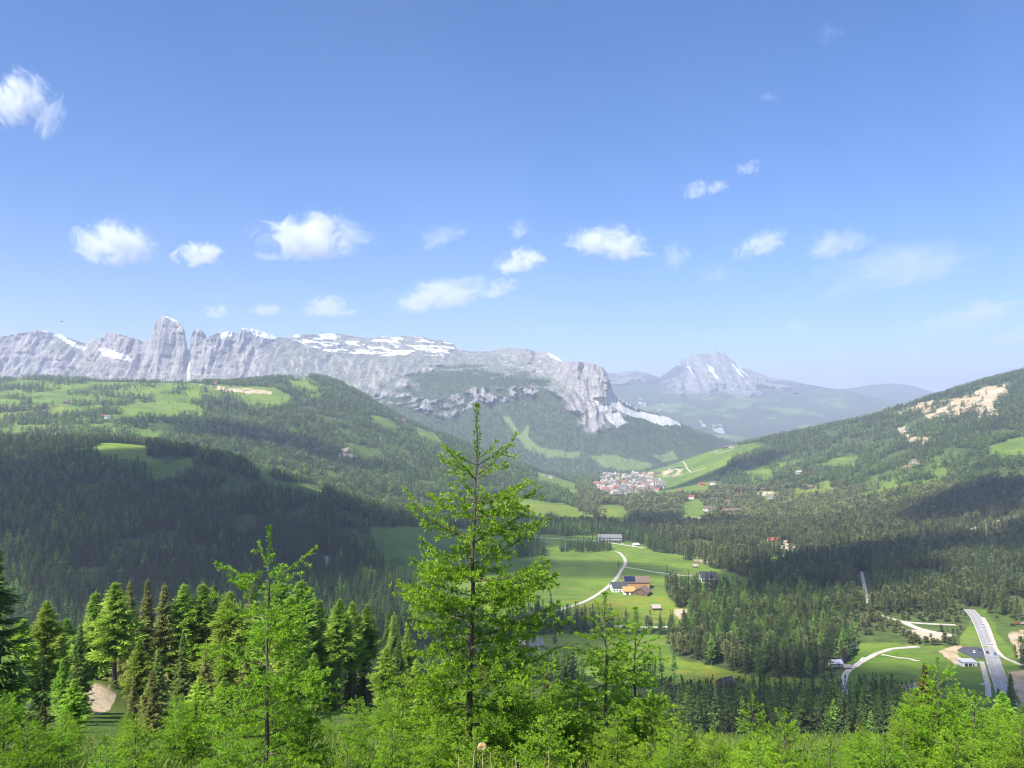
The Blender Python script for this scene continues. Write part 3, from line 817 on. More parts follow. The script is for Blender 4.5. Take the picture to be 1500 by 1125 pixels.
MB().box(-3.6, -.6, -4.1, -3.95, -.2, 2.8).build('gate', WOOD, e); MB().box(1.2, 4.2, -4.1, -3.95, -.2, 2.8).build('gate', WOOD, e)
H('hut', 'small hay hut with faded pink roof alone in the meadow below the farm', 'hut', 960.5, 893, 4, 7, 6, 2.6, 2.0, WOOD, R_PINK, rows=0, chimney=False, door=False, gable_win=0, y0=600)
H('house', 'white house with dark slate roof and balcony at the end of the gravel track', 'house', 1037, 852, -2, 17, 12, 6.6, 4.2, WHITE, R_DARK, rows=2, ncol=6, balcony=True, y0=600, keep=26)
H('hut', 'tiny pale hut in the meadow above the pale house', 'hut', 1018, 831, 5, 5, 4, 2.2, 1.4, WOOD, R_PINK, rows=0, chimney=False, door=False, gable_win=0, y0=600)
H('chalet', 'red brown wooden chalet with grey shingle roof in the clearing behind the middle larch', 'chalet', 783, 951, 20, 11.5, 9, 4.4, 3.4, WOODR, R_GREY, rows=2, ncol=4, base=STONE, y0=450)
H('shed', 'low wooden shed with pale roof built against the red brown chalet', 'shed', 765, 947, 24, 7, 6, 2.8, 1.8, WOODR, R_WHITE, rows=0, chimney=False, door=False, gable_win=0, y0=450)
H('hotel', 'long blue grey hotel at the top of the farm meadow', 'hotel', 893, 794, -3, 38, 15, 8.5, 4.0, mat_plain('blue_grey_render', (.36, .38, .42), .85, .08, .6), R_GREY, rows=3, ncol=9, y0=900, balcony=True)
H('hut', 'small brown hut beside the tree clump at the top of the meadow', 'hut', 796, 797, 4, 9, 7, 2.8, 2.4, WOOD, R_GREY, rows=0, chimney=False, door=False, gable_win=0, y0=800)
H('shed', 'little pale roofed shed beside the lane right of the hotel', 'shed', 931, 800, 20, 9, 6, 3, 1.8, WHITE, R_WHITE, rows=0, chimney=False, door=False, y0=900)
H('house', 'white house with red roof standing alone among the pines', 'house', 1133, 799, -8, 17, 13, 7.5, 5, WHITE, R_RED, rows=2, ncol=5, y0=800)
H('lodge', 'large dark roofed lodge among the pines, left one of the pair', 'lodge', 1041, 749, -12, 34, 14, 8, 5, WHITE, R_BROWN, rows=2, ncol=6, y0=1200, y1=2600)
H('lodge', 'large brown lodge among the pines, right one of the pair', 'lodge', 1070, 754, 6, 36, 16, 10, 5, ORANGE, R_BROWN, rows=2, ncol=6, y0=1200, y1=2600)
H('house', 'white house with blue grey roof below the brown lodges', 'house', 1014, 767, 14, 22, 12, 6.5, 4, WHITE, R_GREY, rows=2, ncol=5, y0=1200, y1=2600)
H('house', 'small cream house left of the blue grey roofed house below the lodges', 'house', 999, 766, -6, 13, 11, 6.5, 4, CREAM, R_PINK, rows=2, ncol=4, y0=1200, y1=2600)
H('shed', 'long pinkish roofed shed in the dark wood on the right', 'shed', 1357, 797, 3, 22, 8, 4.2, 2.4, CREAM, R_PINK, rows=1, ncol=4, chimney=False, y0=700, y1=2600)
H('shed', 'pale roofed shed in the dark wood, left of the pinkish one', 'shed', 1317, 802, 6, 20, 7, 3.2, 2, WOOD, R_WHITE, rows=0, ncol=4, chimney=False, y0=700, y1=2600)
H('house', 'small red roofed house on the green terrace at the right', 'house', 1140, 730, 10, 16, 12, 6, 5, ORANGE, R_RED, rows=1, ncol=3, y0=1500)
H('house', 'small white house beside the red roofed one on the green terrace', 'house', 1128, 731, -10, 13, 11, 5, 4, WHITE, R_GREY, rows=1, ncol=3, y0=1500)
H('hut', 'brown hut at the upper edge of the green terrace', 'hut', 1116, 718, 5, 14, 9, 4, 3, WOOD, R_BROWN, rows=0, ncol=3, chimney=False, door=False, y0=1500)
H('house', 'pinkish house in the wood above the green terrace', 'house', 1170, 694, 0, 17, 12, 6, 4, CREAM, R_PINK, rows=1, ncol=3, y0=1500)
H('house', 'white house at the wood edge below the green hill', 'house', 1044, 710, -8, 17, 13, 8, 4, WHITE, R_BROWN, rows=1, ncol=3, y0=1900)
H('house', 'orange house at the foot of the green hill', 'house', 1028, 712, 12, 18, 13, 7, 5, ORANGE, R_RED, rows=1, ncol=3, y0=1900)
H('house', 'white house in the pines right of the green hill', 'house', 1055, 727, 0, 16, 12, 6.5, 4, WHITE, R_GREY, rows=1, ncol=3, y0=1500, y1=2600)
for q, (u_, v_, lab) in enumerate([(1052, 656, 'left house of the farm row at the top of the green hill'), (1062, 657, 'middle house of the farm row at the top of the green hill'), (1072, 656, 'right house of the farm row at the top of the green hill'),
                                   (1010, 664, 'pale house on the skyline of the green hill'), (1017, 662, 'house right of the pale one on the skyline of the green hill'),
                                   (984, 688, 'long dark roofed building above the pale cutting, left half'), (994, 688, 'long dark roofed building above the pale cutting, right half'), (964, 694, 'pale house left of the cutting on the green hill')]):
    H('house', lab, 'house', u_, v_, (q * 37) % 50 - 25, 24 if q > 4 else 18, 13, 6, 4, (WHITE, WOOD, CREAM)[q % 3], (R_DARK, R_BROWN, R_GREY)[q % 3], rows=1, ncol=3, y0=2100, chimney=False, door=False, gable_win=0)
for q, (u_, v_, lab) in enumerate([(66, 605, 'hay hut in the upper meadow on the left, near the pale path'), (158, 613, 'pale house in the narrow meadow on the left hillside'), (151, 612, 'hut beside the pale house in the narrow meadow'),
                                   (97, 591, 'dark hut between trees on the upper left meadow'), (580, 614, 'white house in the small meadow on the left hillside, left one'), (590, 616, 'house in the small meadow on the left hillside, right one'),
                                   (797, 697, 'white house at the lower end of the left hillside'), (806, 700, 'small house right of the white one at the lower end of the hillside'), (315, 562, 'pale hut on the graded strip below the crest'), (412, 546, 'lift station on the crest of the left hill')]):
    H('hut' if 'hut' in lab else 'house', lab, 'hut' if 'hut' in lab else 'house', u_, v_, (q * 53) % 40 - 20, (13, 17)[q % 2], 11, 5, 4, (WOOD, WHITE)[q in (1, 4, 5, 6, 7, 8)], (R_BROWN, R_GREY, R_RED)[q % 3], rows=1, ncol=3, y0=1600, chimney=False, door=False, gable_win=0)

# the roadhouse by the road, the shooting range in the ski meadow
cp = [gpt(u_, v_, 400, 900) for u_, v_ in ((1402, 953), (1411, 948), (1435, 948.5), (1441, 957), (1442, 966), (1424, 963))]
tag(link('car_park', mesh_np('car_park', [p_ + np.array([0, 0, .5]) for p_ in cp] + [p_ - np.array([0, 0, .6]) for p_ in cp], [np.array([[0, 1, 2], [0, 2, 3], [0, 3, 4], [0, 4, 5]])[:, ::-1], np.array([[q, (q + 1) % 6, (q + 1) % 6 + 6, q + 6] for q in range(6)])]), mat=mat_plain('dark_asphalt', (.09, .09, .10), .9, .15, .3)), 'dark asphalt car park beside the road', kind='structure')
p = gpt(1417, 974, 400, 900)
e = link('roadhouse', None, loc=tuple(p), rz=R(-4)); tag(e, 'white roadhouse with flat grey roof just below the dark car park', 'restaurant')
e.scale = (.62, .62, .85)
MB().box(-8, 8, -6, 6, -1.5, 3.6).build('wall', WHITE, e)
MB().box(-9, 9, -6.8, 7, 3.603, 4.0).build('roof', R_WHITE, e)
MB().box(-6, -2.5, -6.1, -5.9, 0, 2.6).build('window', GLASS, e); MB().box(-1.5, 2, -6.1, -5.9, 0, 2.6).build('window', GLASS, e); MB().box(3, 5, -6.1, -5.9, -.2, 2.4).build('door', WOOD, e)
MB().box(-7, 5, -11, -6.05, -1.0, .1).build('terrace', ORANGE, e)
KEEP0.append((p[0], p[1], 22)); KEEP0.append((p[0], p[1] - 20, 18))
ln = [gpt(1229, 973, 400, 900), gpt(1254, 952, 400, 900)]
mid = (ln[0] + ln[1]) / 2; dv = ln[1] - ln[0]; L_ = float(np.hypot(dv[0], dv[1])); ang = math.atan2(dv[1], dv[0])
e = link('shelter', None, loc=tuple(mid), rz=ang); tag(e, 'long narrow dark roofed shelter along the edge of the ski meadow', 'shelter')
MB().prism_x(-L_ / 2, L_ / 2, [(-2.2, 2.6), (-2.2, 2.85), (2.2, 3.7), (2.2, 3.45)]).build('roof', R_DARK, e)
MB().box(-L_ / 2, L_ / 2, 1.8, 2.0, -1, 3.36).build('back_wall', WOOD, e)
for q in range(8):
    x = -L_ / 2 + .3 + (L_ - .6) * q / 7; MB().box(x - .12, x + .12, -1.9, -1.66, -1, 2.6).build('post', WOOD, e)
H('shed', 'small white shed at the lower end of the long shelter', 'shed', 1223, 975, 4, 8, 5, 2.6, 1.4, WHITE, R_WHITE, rows=1, ncol=2, chimney=False, door=False, gable_win=0, y0=430)
H('hut', 'tiny wooden hut beside the winding track in the ski meadow', 'hut', 1240, 980, 6, 4.2, 3, 2.0, 1.0, WOODR, R_PINK, rows=0, chimney=False, door=False, gable_win=0, y0=430)
H('cabin', 'dark wooden cabin at the edge of the shaded wood below the ski meadow', 'cabin', 1063, 1006, 30, 9, 7, 3.2, 2.6, WOOD, R_DARK, rows=1, ncol=2, chimney=False, y0=430)
p = gpt(1262, 968, 400, 900); e = link('concrete_slab', None, loc=tuple(p + np.array([0, 0, .15])), rz=R(52)); tag(e, 'narrow pale concrete slab between shelter and winding track', 'slab')
MB().box(-8, 8, -1.4, 1.4, -1, .12).build('slab', R_WHITE, e)

# the village at the end of the valley and the hamlet behind it
V_WHITE = mat_plain('village_render', (.58, .53, .46), .85, .1, .6)
V_RED = mat_plain('village_tiles', (.33, .14, .10), .85, .2, .9)
VIL = [((V_WHITE, V_RED), 'white house with red roof in the village', 'white red roofed village houses'), ((V_WHITE, R_BROWN), 'white house with brown roof in the village', 'white brown roofed village houses'),
       ((CREAM, R_PINK), 'cream house with faded red roof in the village', 'cream village houses'), ((WOOD, R_GREY), 'wooden house with grey roof in the village', 'wooden village houses'), ((V_WHITE, R_GREY), 'white house with grey roof in the village', 'white grey roofed village houses')]
VM = []
for q, ((wm, rm), lab, grp) in enumerate(VIL):
    w, d, h, rh = 15 + q, 12, 8 + q % 3, 4.5
    wmx = MB().prism_x(-w / 2, w / 2, [(y, z if z > 0 else -6) for y, z in wall_prof(d, h, rh)]).mesh('village_house_wall', wm)
    rmx = MB().prism_x(-w / 2 - .9, w / 2 + .9, roof_prof(d, h, rh)).mesh('village_house_roof', rm)
    wi = MB()
    for j in range(2):
        for i in range(5):
            x = -w / 2 + w * (i + .5) / 5; wi.box(x - .7, x + .7, -d / 2 - .08, -d / 2 + .1, 1.2 + j * 2.9, 2.7 + j * 2.9)
    VM.append((wmx, rmx, wi.mesh('village_house_windows', GLASS)))
g = np.random.default_rng(19)
def village(poly, n, y0, y1, where, dmin):
    P = np.array(poly, float); got = []
    tries = 0
    while len(got) < n and tries < n * 60:
        tries += 1
        u = g.uniform(P[:, 0].min(), P[:, 0].max()); v = g.uniform(P[:, 1].min(), P[:, 1].max())
        if not in_poly(np.array([u]), np.array([v]), poly)[0]: continue
        p = ground_at(u, v, y0, y1)
        if p[1] > y1 - 50 or any(abs(p[0] - a[0]) < dmin and abs(p[1] - a[1]) < dmin for a in got): continue
        got.append(p)
        q = int(g.integers(0, 5)); wmx, rmx, wi = VM[q]; lab, grp = VIL[q][1:]
        e = link('village_house', None, loc=tuple(p), rz=R(float(g.choice([0, 90, 20, -15, 75]) + g.uniform(-12, 12))))
        s = float(g.uniform(.85, 1.25)); e.scale = (s, s, s * float(g.uniform(.9, 1.3)))
        tag(e, lab.replace('in the village', where), 'house', grp if 'hamlet' not in where else grp.replace('village', 'hamlet'))
        link('wall', wmx, e); link('roof', rmx, e); link('glazing', wi, e)
        KEEP0.append((p[0], p[1], 13))
    return got
VILLAGE_A = village([(872, 714), (884, 703), (905, 700), (928, 697), (938, 692), (956, 699), (976, 712), (965, 720), (930, 726), (905, 730), (882, 723)], 135, 2200, 3900, 'in the red roofed village', 19)
VILLAGE_B = village([(860, 690), (885, 685), (905, 687), (928, 688), (932, 694), (885, 698)], 55, 3600, 5200, 'in the hamlet behind the village', 24)

gs = random.Random(9)
for u_, v_ in [(985, 735), (996, 722), (1012, 731), (1046, 735), (1066, 738), (1082, 727), (1098, 738), (1112, 744), (1036, 728), (975, 742), (1150, 742), (1090, 716), (962, 733), (1186, 716), (1205, 728)]:
    w_ = gs.choice([WHITE, CREAM, WOOD]); lab = 'small house half hidden by pines between the village and the green terrace'
    H('house', lab, 'house', u_, v_, gs.uniform(-30, 30), gs.uniform(13, 18), 11, 7, 4, w_, gs.choice([R_BROWN, R_GREY, R_RED]), group='houses scattered among the valley pines', rows=1, ncol=3, y0=1400, y1=3000, chimney=False, door=False, gable_win=0)

# ------------------------------------------------------------------ cars on the road
TYRE = mat_plain('tyre', (.02, .02, .02), .8, .05, 3)
LAMP = mat_plain('lamp_glass', (.8, .8, .75), .2, .02, 3, .6)
def car_paint(n, c): return mat_plain(n, c, .3, .03, 2, .5)
def disc(mb, x, y, z, r, w, n=14):
    vs_ = [(x + r * math.cos(6.2832 * i / n), yy, z + r * math.sin(6.2832 * i / n)) for yy in (y - w / 2, y + w / 2) for i in range(n)]
    mb.add(vs_, [tuple(range(n)), tuple(range(2 * n - 1, n - 1, -1))] + [(i, (i + 1) % n, (i + 1) % n + n, i + n) for i in range(n)])
def loft(mb, secs):
    """sections of equal point count along x"""
    n = len(secs[0]); k = len(secs)
    vs_ = [p for s in secs for p in s]
    fs_ = [tuple(range(n - 1, -1, -1)), tuple(range((k - 1) * n, k * n))]
    for j in range(k - 1):
        for i in range(n):
            a = j * n + i; b = j * n + (i + 1) % n
            fs_.append((a, b, b + n, a + n))
    mb.add(vs_, fs_)
def car(label, at, rz, paint, van=False, group=None):
    e = link('parked_car' if 'parked' in label else 'car', None, loc=tuple(at), rz=rz); tag(e, label, 'van' if van else 'car', group)
    b = MB()
    hood = 1.0 if not van else 1.25
    xs = [(-2.15, .45, .85, .72), (-2.05, .32, .95, .86), (-1.2, .28, 1.0, .90), (0, .28, 1.0, .91), (1.1, .28, hood - .02, .90), (1.9, .3, hood - .18, .85), (2.15, .42, .7, .72)]
    loft(b, [[(x, -w, z0), (x, -w, (z0 + z1) * .55), (x, -w * .93, z1), (x, w * .93, z1), (x, w, (z0 + z1) * .55), (x, w, z0)] for x, z0, z1, w in xs])
    b.build('body', paint, e)
    top = 1.48 if not van else 2.0
    x0, x1, x2, x3 = (-2.0, -1.55, .35, 1.15) if not van else (-2.05, -2.0, 1.0, 1.6)
    c = MB(); loft(c, [[(x, -w, .9), (x, -w, z), (x, w, z), (x, w, .9)] for x, z, w in ((x0, 1.0, .82), (x1, top - .04, .72), (x2, top, .72), (x3, 1.0, .82))])
    c.build('cabin', GLASS, e)
    r = MB(); r.box(x1 - .05, x2 + .05, -.74, .74, top - .06, top + .03); r.build('roof', paint, e)
    for sx in (-1.35, 1.35):
        for sy in (-.8, .8):
            w = MB(); disc(w, sx, sy, .33, .33, .22); w.build('wheel', TYRE, e)
    for sy in (-.6, .6):
        l = MB(); l.box(2.02, 2.17, sy - .17, sy + .17, .58, .74); l.build('headlight', LAMP, e)
    return e
c, tg, nr, wv = RD
def on_road(v, off):
    uu, vv = project(c[:, 0], c[:, 1], ground(c[:, 0], c[:, 1]))
    i = int(np.argmin(np.abs(vv - v))); p = c[i] + nr[i] * off
    return (p[0], p[1], float(ground(c[i, 0], c[i, 1])) + .42), math.atan2(tg[i, 1], tg[i, 0])
PW, PK, PL, PR, PS, PB = [car_paint(n, cc) for n, cc in (('white_paint', (.8, .8, .8)), ('black_paint', (.03, .03, .035)), ('lime_paint', (.35, .50, .05)), ('red_paint', (.5, .03, .03)), ('silver_paint', (.5, .5, .52)), ('blue_paint', (.06, .12, .3)))]
for lab, v, off, pt, van, turn in [('white van at the far end of the road, first in line', 917, 2.3, PW, True, 0), ('white van following the lime car on the road', 946, 2.3, PW, True, 0), ('lime green car on the road near the roadhouse', 950, -2.2, PL, False, math.pi),
                                   ('black car on the road just past the lime green one', 958, -2.2, PK, False, math.pi), ('dark car beside the black one opposite the roadhouse', 959, 2.6, PB, False, 0), ('silver car on the road nearest the viewer', 966, 2.4, PS, False, 0)]:
    p, a = on_road(v, off); car(lab, p, a + turn, pt, van)
for lab, u_, v_, pt, a in [('red car parked on the gravel beyond the road', 1491, 915, PR, .2), ('silver car parked next to the red one beyond the road', 1499, 915, PS, .25), ('black car parked left of the red one beyond the road', 1484, 917, PK, .1),
                           ('white car parked on the dark car park by the road', 1427, 957, PW, 1.0), ('blue car parked on the dark car park by the road', 1436, 953, PB, 1.3), ('white car parked beside the lane near the hotel', 912, 797, PW, .3),
                           ('dark car parked in front of the red brown chalet', 793, 952, PK, .4), ('silver car parked beside the dark one at the chalet', 789, 951, PS, .9)]:
    p = gpt(u_, v_, 400, 1600); car(lab, p + np.array([0, 0, .52 if 'car park' in lab else .05]), a, pt)
    KEEP0.append((p[0], p[1], 8)); KEEP0.append((p[0], p[1] - 9, 8))
# ------------------------------------------------------------------ trees
def unit(v):
    return v / np.maximum(np.linalg.norm(v, axis=-1, keepdims=True), 1e-9)

def tubes(p0, p1, r0, r1, sides=5):
    """straight tapered limbs from p0 to p1"""
    p0 = np.asarray(p0, float); p1 = np.asarray(p1, float); n = len(p0)
    d = unit(p1 - p0)
    ref = np.where(np.abs(d[:, 2:3]) > .9, np.array([[1., 0, 0]]), np.array([[0, 0, 1.]]))
    a = unit(np.cross(d, ref)); b = np.cross(d, a)
    th = np.arange(sides) * 2 * math.pi / sides
    ring = a[:, None] * np.cos(th)[None, :, None] + b[:, None] * np.sin(th)[None, :, None]
    v = np.concatenate([p0[:, None] + ring * np.asarray(r0)[:, None, None], p1[:, None] + ring * np.asarray(r1)[:, None, None]], 1)
    i = np.arange(sides); j = (i + 1) % sides
    f = np.stack([i, j, j + sides, i + sides], -1)
    f = (f[None] + (np.arange(n) * 2 * sides)[:, None, None]).reshape(-1, 4)
    return v.reshape(-1, 3), f

def trunk_tube(pts, rad, sides=8):
    pts = np.asarray(pts, float); n = len(pts)
    th = np.arange(sides) * 2 * math.pi / sides
    ring = np.stack([np.cos(th), np.sin(th), 0 * th], -1)
    v = (pts[:, None] + ring[None] * np.asarray(rad)[:, None, None]).reshape(-1, 3)
    i = np.arange(sides); j = (i + 1) % sides
    f = np.stack([i, j, j + sides, i + sides], -1)
    f = (f[None] + (np.arange(n - 1) * sides)[:, None, None]).reshape(-1, 4)
    return v, f

def fronds(p, d, nrm, ln, wd, tint, fold=.25):
    """leafy sprays: a folded diamond from p along d"""
    n = len(p); d = unit(d); s = unit(np.cross(d, nrm)); up = np.cross(s, d)
    ln = np.asarray(ln)[:, None]; wd = np.asarray(wd)[:, None]
    m = p + d * ln * .45
    v = np.stack([p, m + s * wd * .5 - up * wd * fold, p + d * ln, m - s * wd * .5 - up * wd * fold], 1)
    k = np.arange(n)[:, None] * 4
    f = np.concatenate([k + np.array([[0, 1, 2]]), k + np.array([[0, 2, 3]])])
    return v.reshape(-1, 3), f, np.repeat(tint, 4)

def conifer(seed, H, Rmax, base, style, nb, nf, fl, fw, per=1, bare=0.0):
    """trunk and crown of a grown conifer. style: spruce, larch, pine"""
    g = np.random.default_rng(seed)
    h = np.sort(g.uniform(0, 1, nb)) ** (.9)
    az = np.arange(nb) * 2.39996 + g.normal(0, .35, nb)
    if style == 'spruce':
        prof = (1 - h) ** 1.08 * (.72 + .28 * np.minimum(h / .12, 1)) + .012
        slope = np.radians(12 - 42 * (1 - h) ** .8 + g.normal(0, 6, nb)); curl = .22
    elif style == 'larch':
        prof = (1 - h) ** .92 * (.6 + .4 * np.minimum(h / .25, 1)) + .012
        slope = np.radians(28 - 44 * (1 - h) + g.normal(0, 9, nb)); curl = .12
    else:
        prof = np.sqrt(np.maximum(1 - ((h - .35) / .68) ** 2, 0.02)) * .95
        slope = np.radians(48 - 45 * (1 - h) + g.normal(0, 12, nb)); curl = .1
    L = Rmax * prof * g.uniform(.66, 1.14, nb)
    lump = .82 + .3 * np.sin(az * 2 + h * 9 + seed) * np.sin(h * 23 + seed * 2.1)
    L = L * lump
    z0 = (base + (1 - base) * h * .985) * H
    s = (np.arange(nf) + .7) / nf
    s = np.clip(s[None] + g.uniform(-.5, .5, (nb, nf)) / nf, .08, 1.0)
    r = L[:, None] * s
    dirh = np.stack([np.cos(az), np.sin(az), 0 * az], -1)
    zz = z0[:, None] + r * np.sin(slope)[:, None] + curl * L[:, None] * s ** 2.2
    P = dirh[:, None] * (r * np.cos(slope)[:, None])[..., None]
    P[..., 2] = zz
    side = np.stack([-np.sin(az), np.cos(az), 0 * az], -1)
    outs = []; 
    for q in range(per):
        sg = np.where((np.arange(nf)[None] + q + np.arange(nb)[:, None]) % 2 == 0, 1., -1.)
        lat = sg * g.uniform(.25, 1.0, (nb, nf)) * (1.05 - .6 * s)
        fwd = g.uniform(.35, 1.0, (nb, nf))
        if style == 'spruce': dz = g.uniform(-.75, .02, (nb, nf))
        elif style == 'larch': dz = g.uniform(-.45, .5, (nb, nf)) + .3 * (s - .5)
        else: dz = g.uniform(-.1, .9, (nb, nf))
        D = dirh[:, None] * fwd[..., None] + side[:, None] * lat[..., None]
        D[..., 2] += dz
        ln = fl * g.uniform(.65, 1.25, (nb, nf)) * (.34 + .66 * np.minimum(L / (.45 * Rmax), 1))[:, None]
        N = np.zeros_like(D); N[..., 2] = 1; N += g.normal(0, .35, N.shape)
        pos = P + g.normal(0, fl * .10, P.shape)
        # outer and upper growth is younger and paler
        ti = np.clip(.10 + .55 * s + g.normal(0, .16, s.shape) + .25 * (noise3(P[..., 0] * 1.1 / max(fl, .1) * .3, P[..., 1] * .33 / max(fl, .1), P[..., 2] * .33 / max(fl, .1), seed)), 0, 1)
        outs.append((pos.reshape(-1, 3), D.reshape(-1, 3), N.reshape(-1, 3), ln.ravel(), ln.ravel() * fw, ti.ravel()))
    # leading shoot
    nt = 7 if nb > 60 else 3
    hp = np.linspace(.965, 1.0, nt)
    pos = np.zeros((nt, 3)); pos[:, 2] = hp * H - .3 * fl
    D = np.stack([g.normal(0, .25, nt), g.normal(0, .25, nt), np.ones(nt)], -1)
    outs.append((pos, D, g.normal(0, 1, (nt, 3)), np.full(nt, fl * .8), np.full(nt, fl * .8 * fw * .7), np.full(nt, .6)))
    A = [np.concatenate(x) for x in zip(*outs)]
    v, f, t = fronds(*A)
    return v, f, t, (z0, L, dirh, slope, curl)

def crown_mesh(name, spec):
    v, f, t, br = conifer(**spec)
    me = mesh_np(name, v, f, False)
    attr(me, 'tint', t)
    return me, br

def trunk_mesh(name, H, r, br=None, limbs=0, sides=7, top=.98):
    hs = np.linspace(-.04, top, 9) * H
    rad = r * (1 - np.linspace(0, .97, 9) ** 1.1) + .012 * r
    rad[0] *= 1.35
    v, f = trunk_tube(np.stack([0 * hs, 0 * hs, hs], -1), rad, sides)
    if br is not None and limbs:
        z0, L, dh, sl, curl = br
        idx = np.linspace(0, len(z0) - 1, min(limbs, len(z0))).astype(int)
        p0 = np.zeros((len(idx), 3)); p0[:, 2] = z0[idx]
        e = .78
        p1 = dh[idx] * (L[idx] * e * np.cos(sl[idx]))[:, None]
        p1[:, 2] = z0[idx] + L[idx] * e * np.sin(sl[idx]) + curl * L[idx] * e ** 2.2
        v2, f2 = tubes(p0, p1, np.full(len(idx), r * .14), np.full(len(idx), r * .03), 4)
        f = np.concatenate([f, f2 + len(v)]); v = np.concatenate([v, v2])
    return mesh_np(name, v, f, True)

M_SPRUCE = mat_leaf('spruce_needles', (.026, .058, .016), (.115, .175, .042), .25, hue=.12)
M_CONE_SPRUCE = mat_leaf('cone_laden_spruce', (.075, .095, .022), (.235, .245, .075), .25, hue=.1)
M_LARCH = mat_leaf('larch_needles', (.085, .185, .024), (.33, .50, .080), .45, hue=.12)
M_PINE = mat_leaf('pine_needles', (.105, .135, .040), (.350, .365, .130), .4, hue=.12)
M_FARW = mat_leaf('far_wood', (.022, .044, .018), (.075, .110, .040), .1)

M_NSPRUCE = mat_leaf('near_spruce_needles', (.055, .115, .024), (.230, .320, .070), .4, hue=.12)  # near needle copies: light lost to crown self-shadow put back as brighter colour
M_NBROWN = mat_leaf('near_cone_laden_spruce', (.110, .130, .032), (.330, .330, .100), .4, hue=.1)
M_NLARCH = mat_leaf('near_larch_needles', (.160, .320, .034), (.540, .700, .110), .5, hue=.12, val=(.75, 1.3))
NEARM = {'spruce': M_NSPRUCE, 'brown': M_NBROWN, 'larch': M_NLARCH, 'bare': M_NLARCH}
KINDS = {  # name: style, crown material
    'spruce': ('spruce', M_SPRUCE), 'brown': ('spruce', M_CONE_SPRUCE), 'larch': ('larch', M_LARCH), 'bare': ('larch', M_LARCH), 'pine': ('pine', M_PINE)}
PROTO = {}                                     # (kind, lod) -> list of (crown mesh, trunk mesh, unit height)
def protos(kind, lod):
    key = (kind, lod)
    if key in PROTO: return PROTO[key]
    st, mat = KINDS[kind]
    res = []
    H = 20.0
    for q in range({'near': 3, 'mid': 4, 'far': 4}[lod]):
        sd = hash(q * 31 + len(kind) * 7 + ord(kind[0])) % 9999 + q * 17
        gq = random.Random(sd)
        rm = {'spruce': 3.3, 'brown': 3.1, 'larch': 3.7, 'bare': 3.0, 'pine': 3.6}[kind] * gq.uniform(.85, 1.15)
        ba = {'spruce': .06, 'brown': .10, 'larch': .22, 'bare': .5, 'pine': .34}[kind] * gq.uniform(.7, 1.3)
        if lod == 'near':
            sp = dict(seed=sd, H=H, Rmax=rm * 1.1, base=ba, style=st, nb=240, nf=26, fl=.78, fw=.20, per=2)
        elif lod == 'mid':
            sp = dict(seed=sd, H=H, Rmax=rm, base=ba, style=st, nb=62, nf=6, fl=1.35, fw=.5, per=1)
        else:
            sp = dict(seed=sd, H=H, Rmax=rm * 1.05, base=ba, style=st, nb=22, nf=2, fl=3.1, fw=.75, per=1)
        cm, br = crown_mesh(kind + '_crown', sp)
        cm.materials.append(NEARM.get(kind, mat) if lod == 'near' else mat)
        tm = trunk_mesh(kind + '_trunk', H, .26, br, {'near': 120, 'mid': 12, 'far': 0}[lod], {'near': 8, 'mid': 5, 'far': 4}[lod], .9)
        tm.materials.append(M_BARK)
        res.append((cm, tm, H))
    PROTO[key] = res
    return res

NAME = {'spruce': 'spruce_tree', 'brown': 'spruce_tree', 'larch': 'larch_tree', 'bare': 'larch_tree', 'pine': 'pine_tree'}
CATN = {'spruce': 'spruce', 'brown': 'spruce', 'larch': 'larch', 'bare': 'larch', 'pine': 'pine'}
def tree(kind, lod, x, y, z, h, label, group=None, wide=1.0, rz=None, var=None):
    ps = protos(kind, lod)
    cm, tm, H = ps[random.randrange(len(ps)) if var is None else var % len(ps)]
    e = link(NAME[kind], None, loc=(x, y, z), rz=random.uniform(0, 6.28) if rz is None else rz)
    s = h / H
    e.scale = (s * wide, s * wide, s)
    tag(e, label, CATN[kind], group)
    link('trunk', tm, e); link('crown', cm, e)
    return e

def tree_px(kind, lod, u, vtop, y, label, group=None, wide=1.0, var=None, sink=0.0):
    t, s = pix(u, vtop)
    x = float(t * y); z = float(ground(x, y)) - sink
    return tree(kind, lod, x, y, z, float(s * y) - z, label, group, wide, var=var)

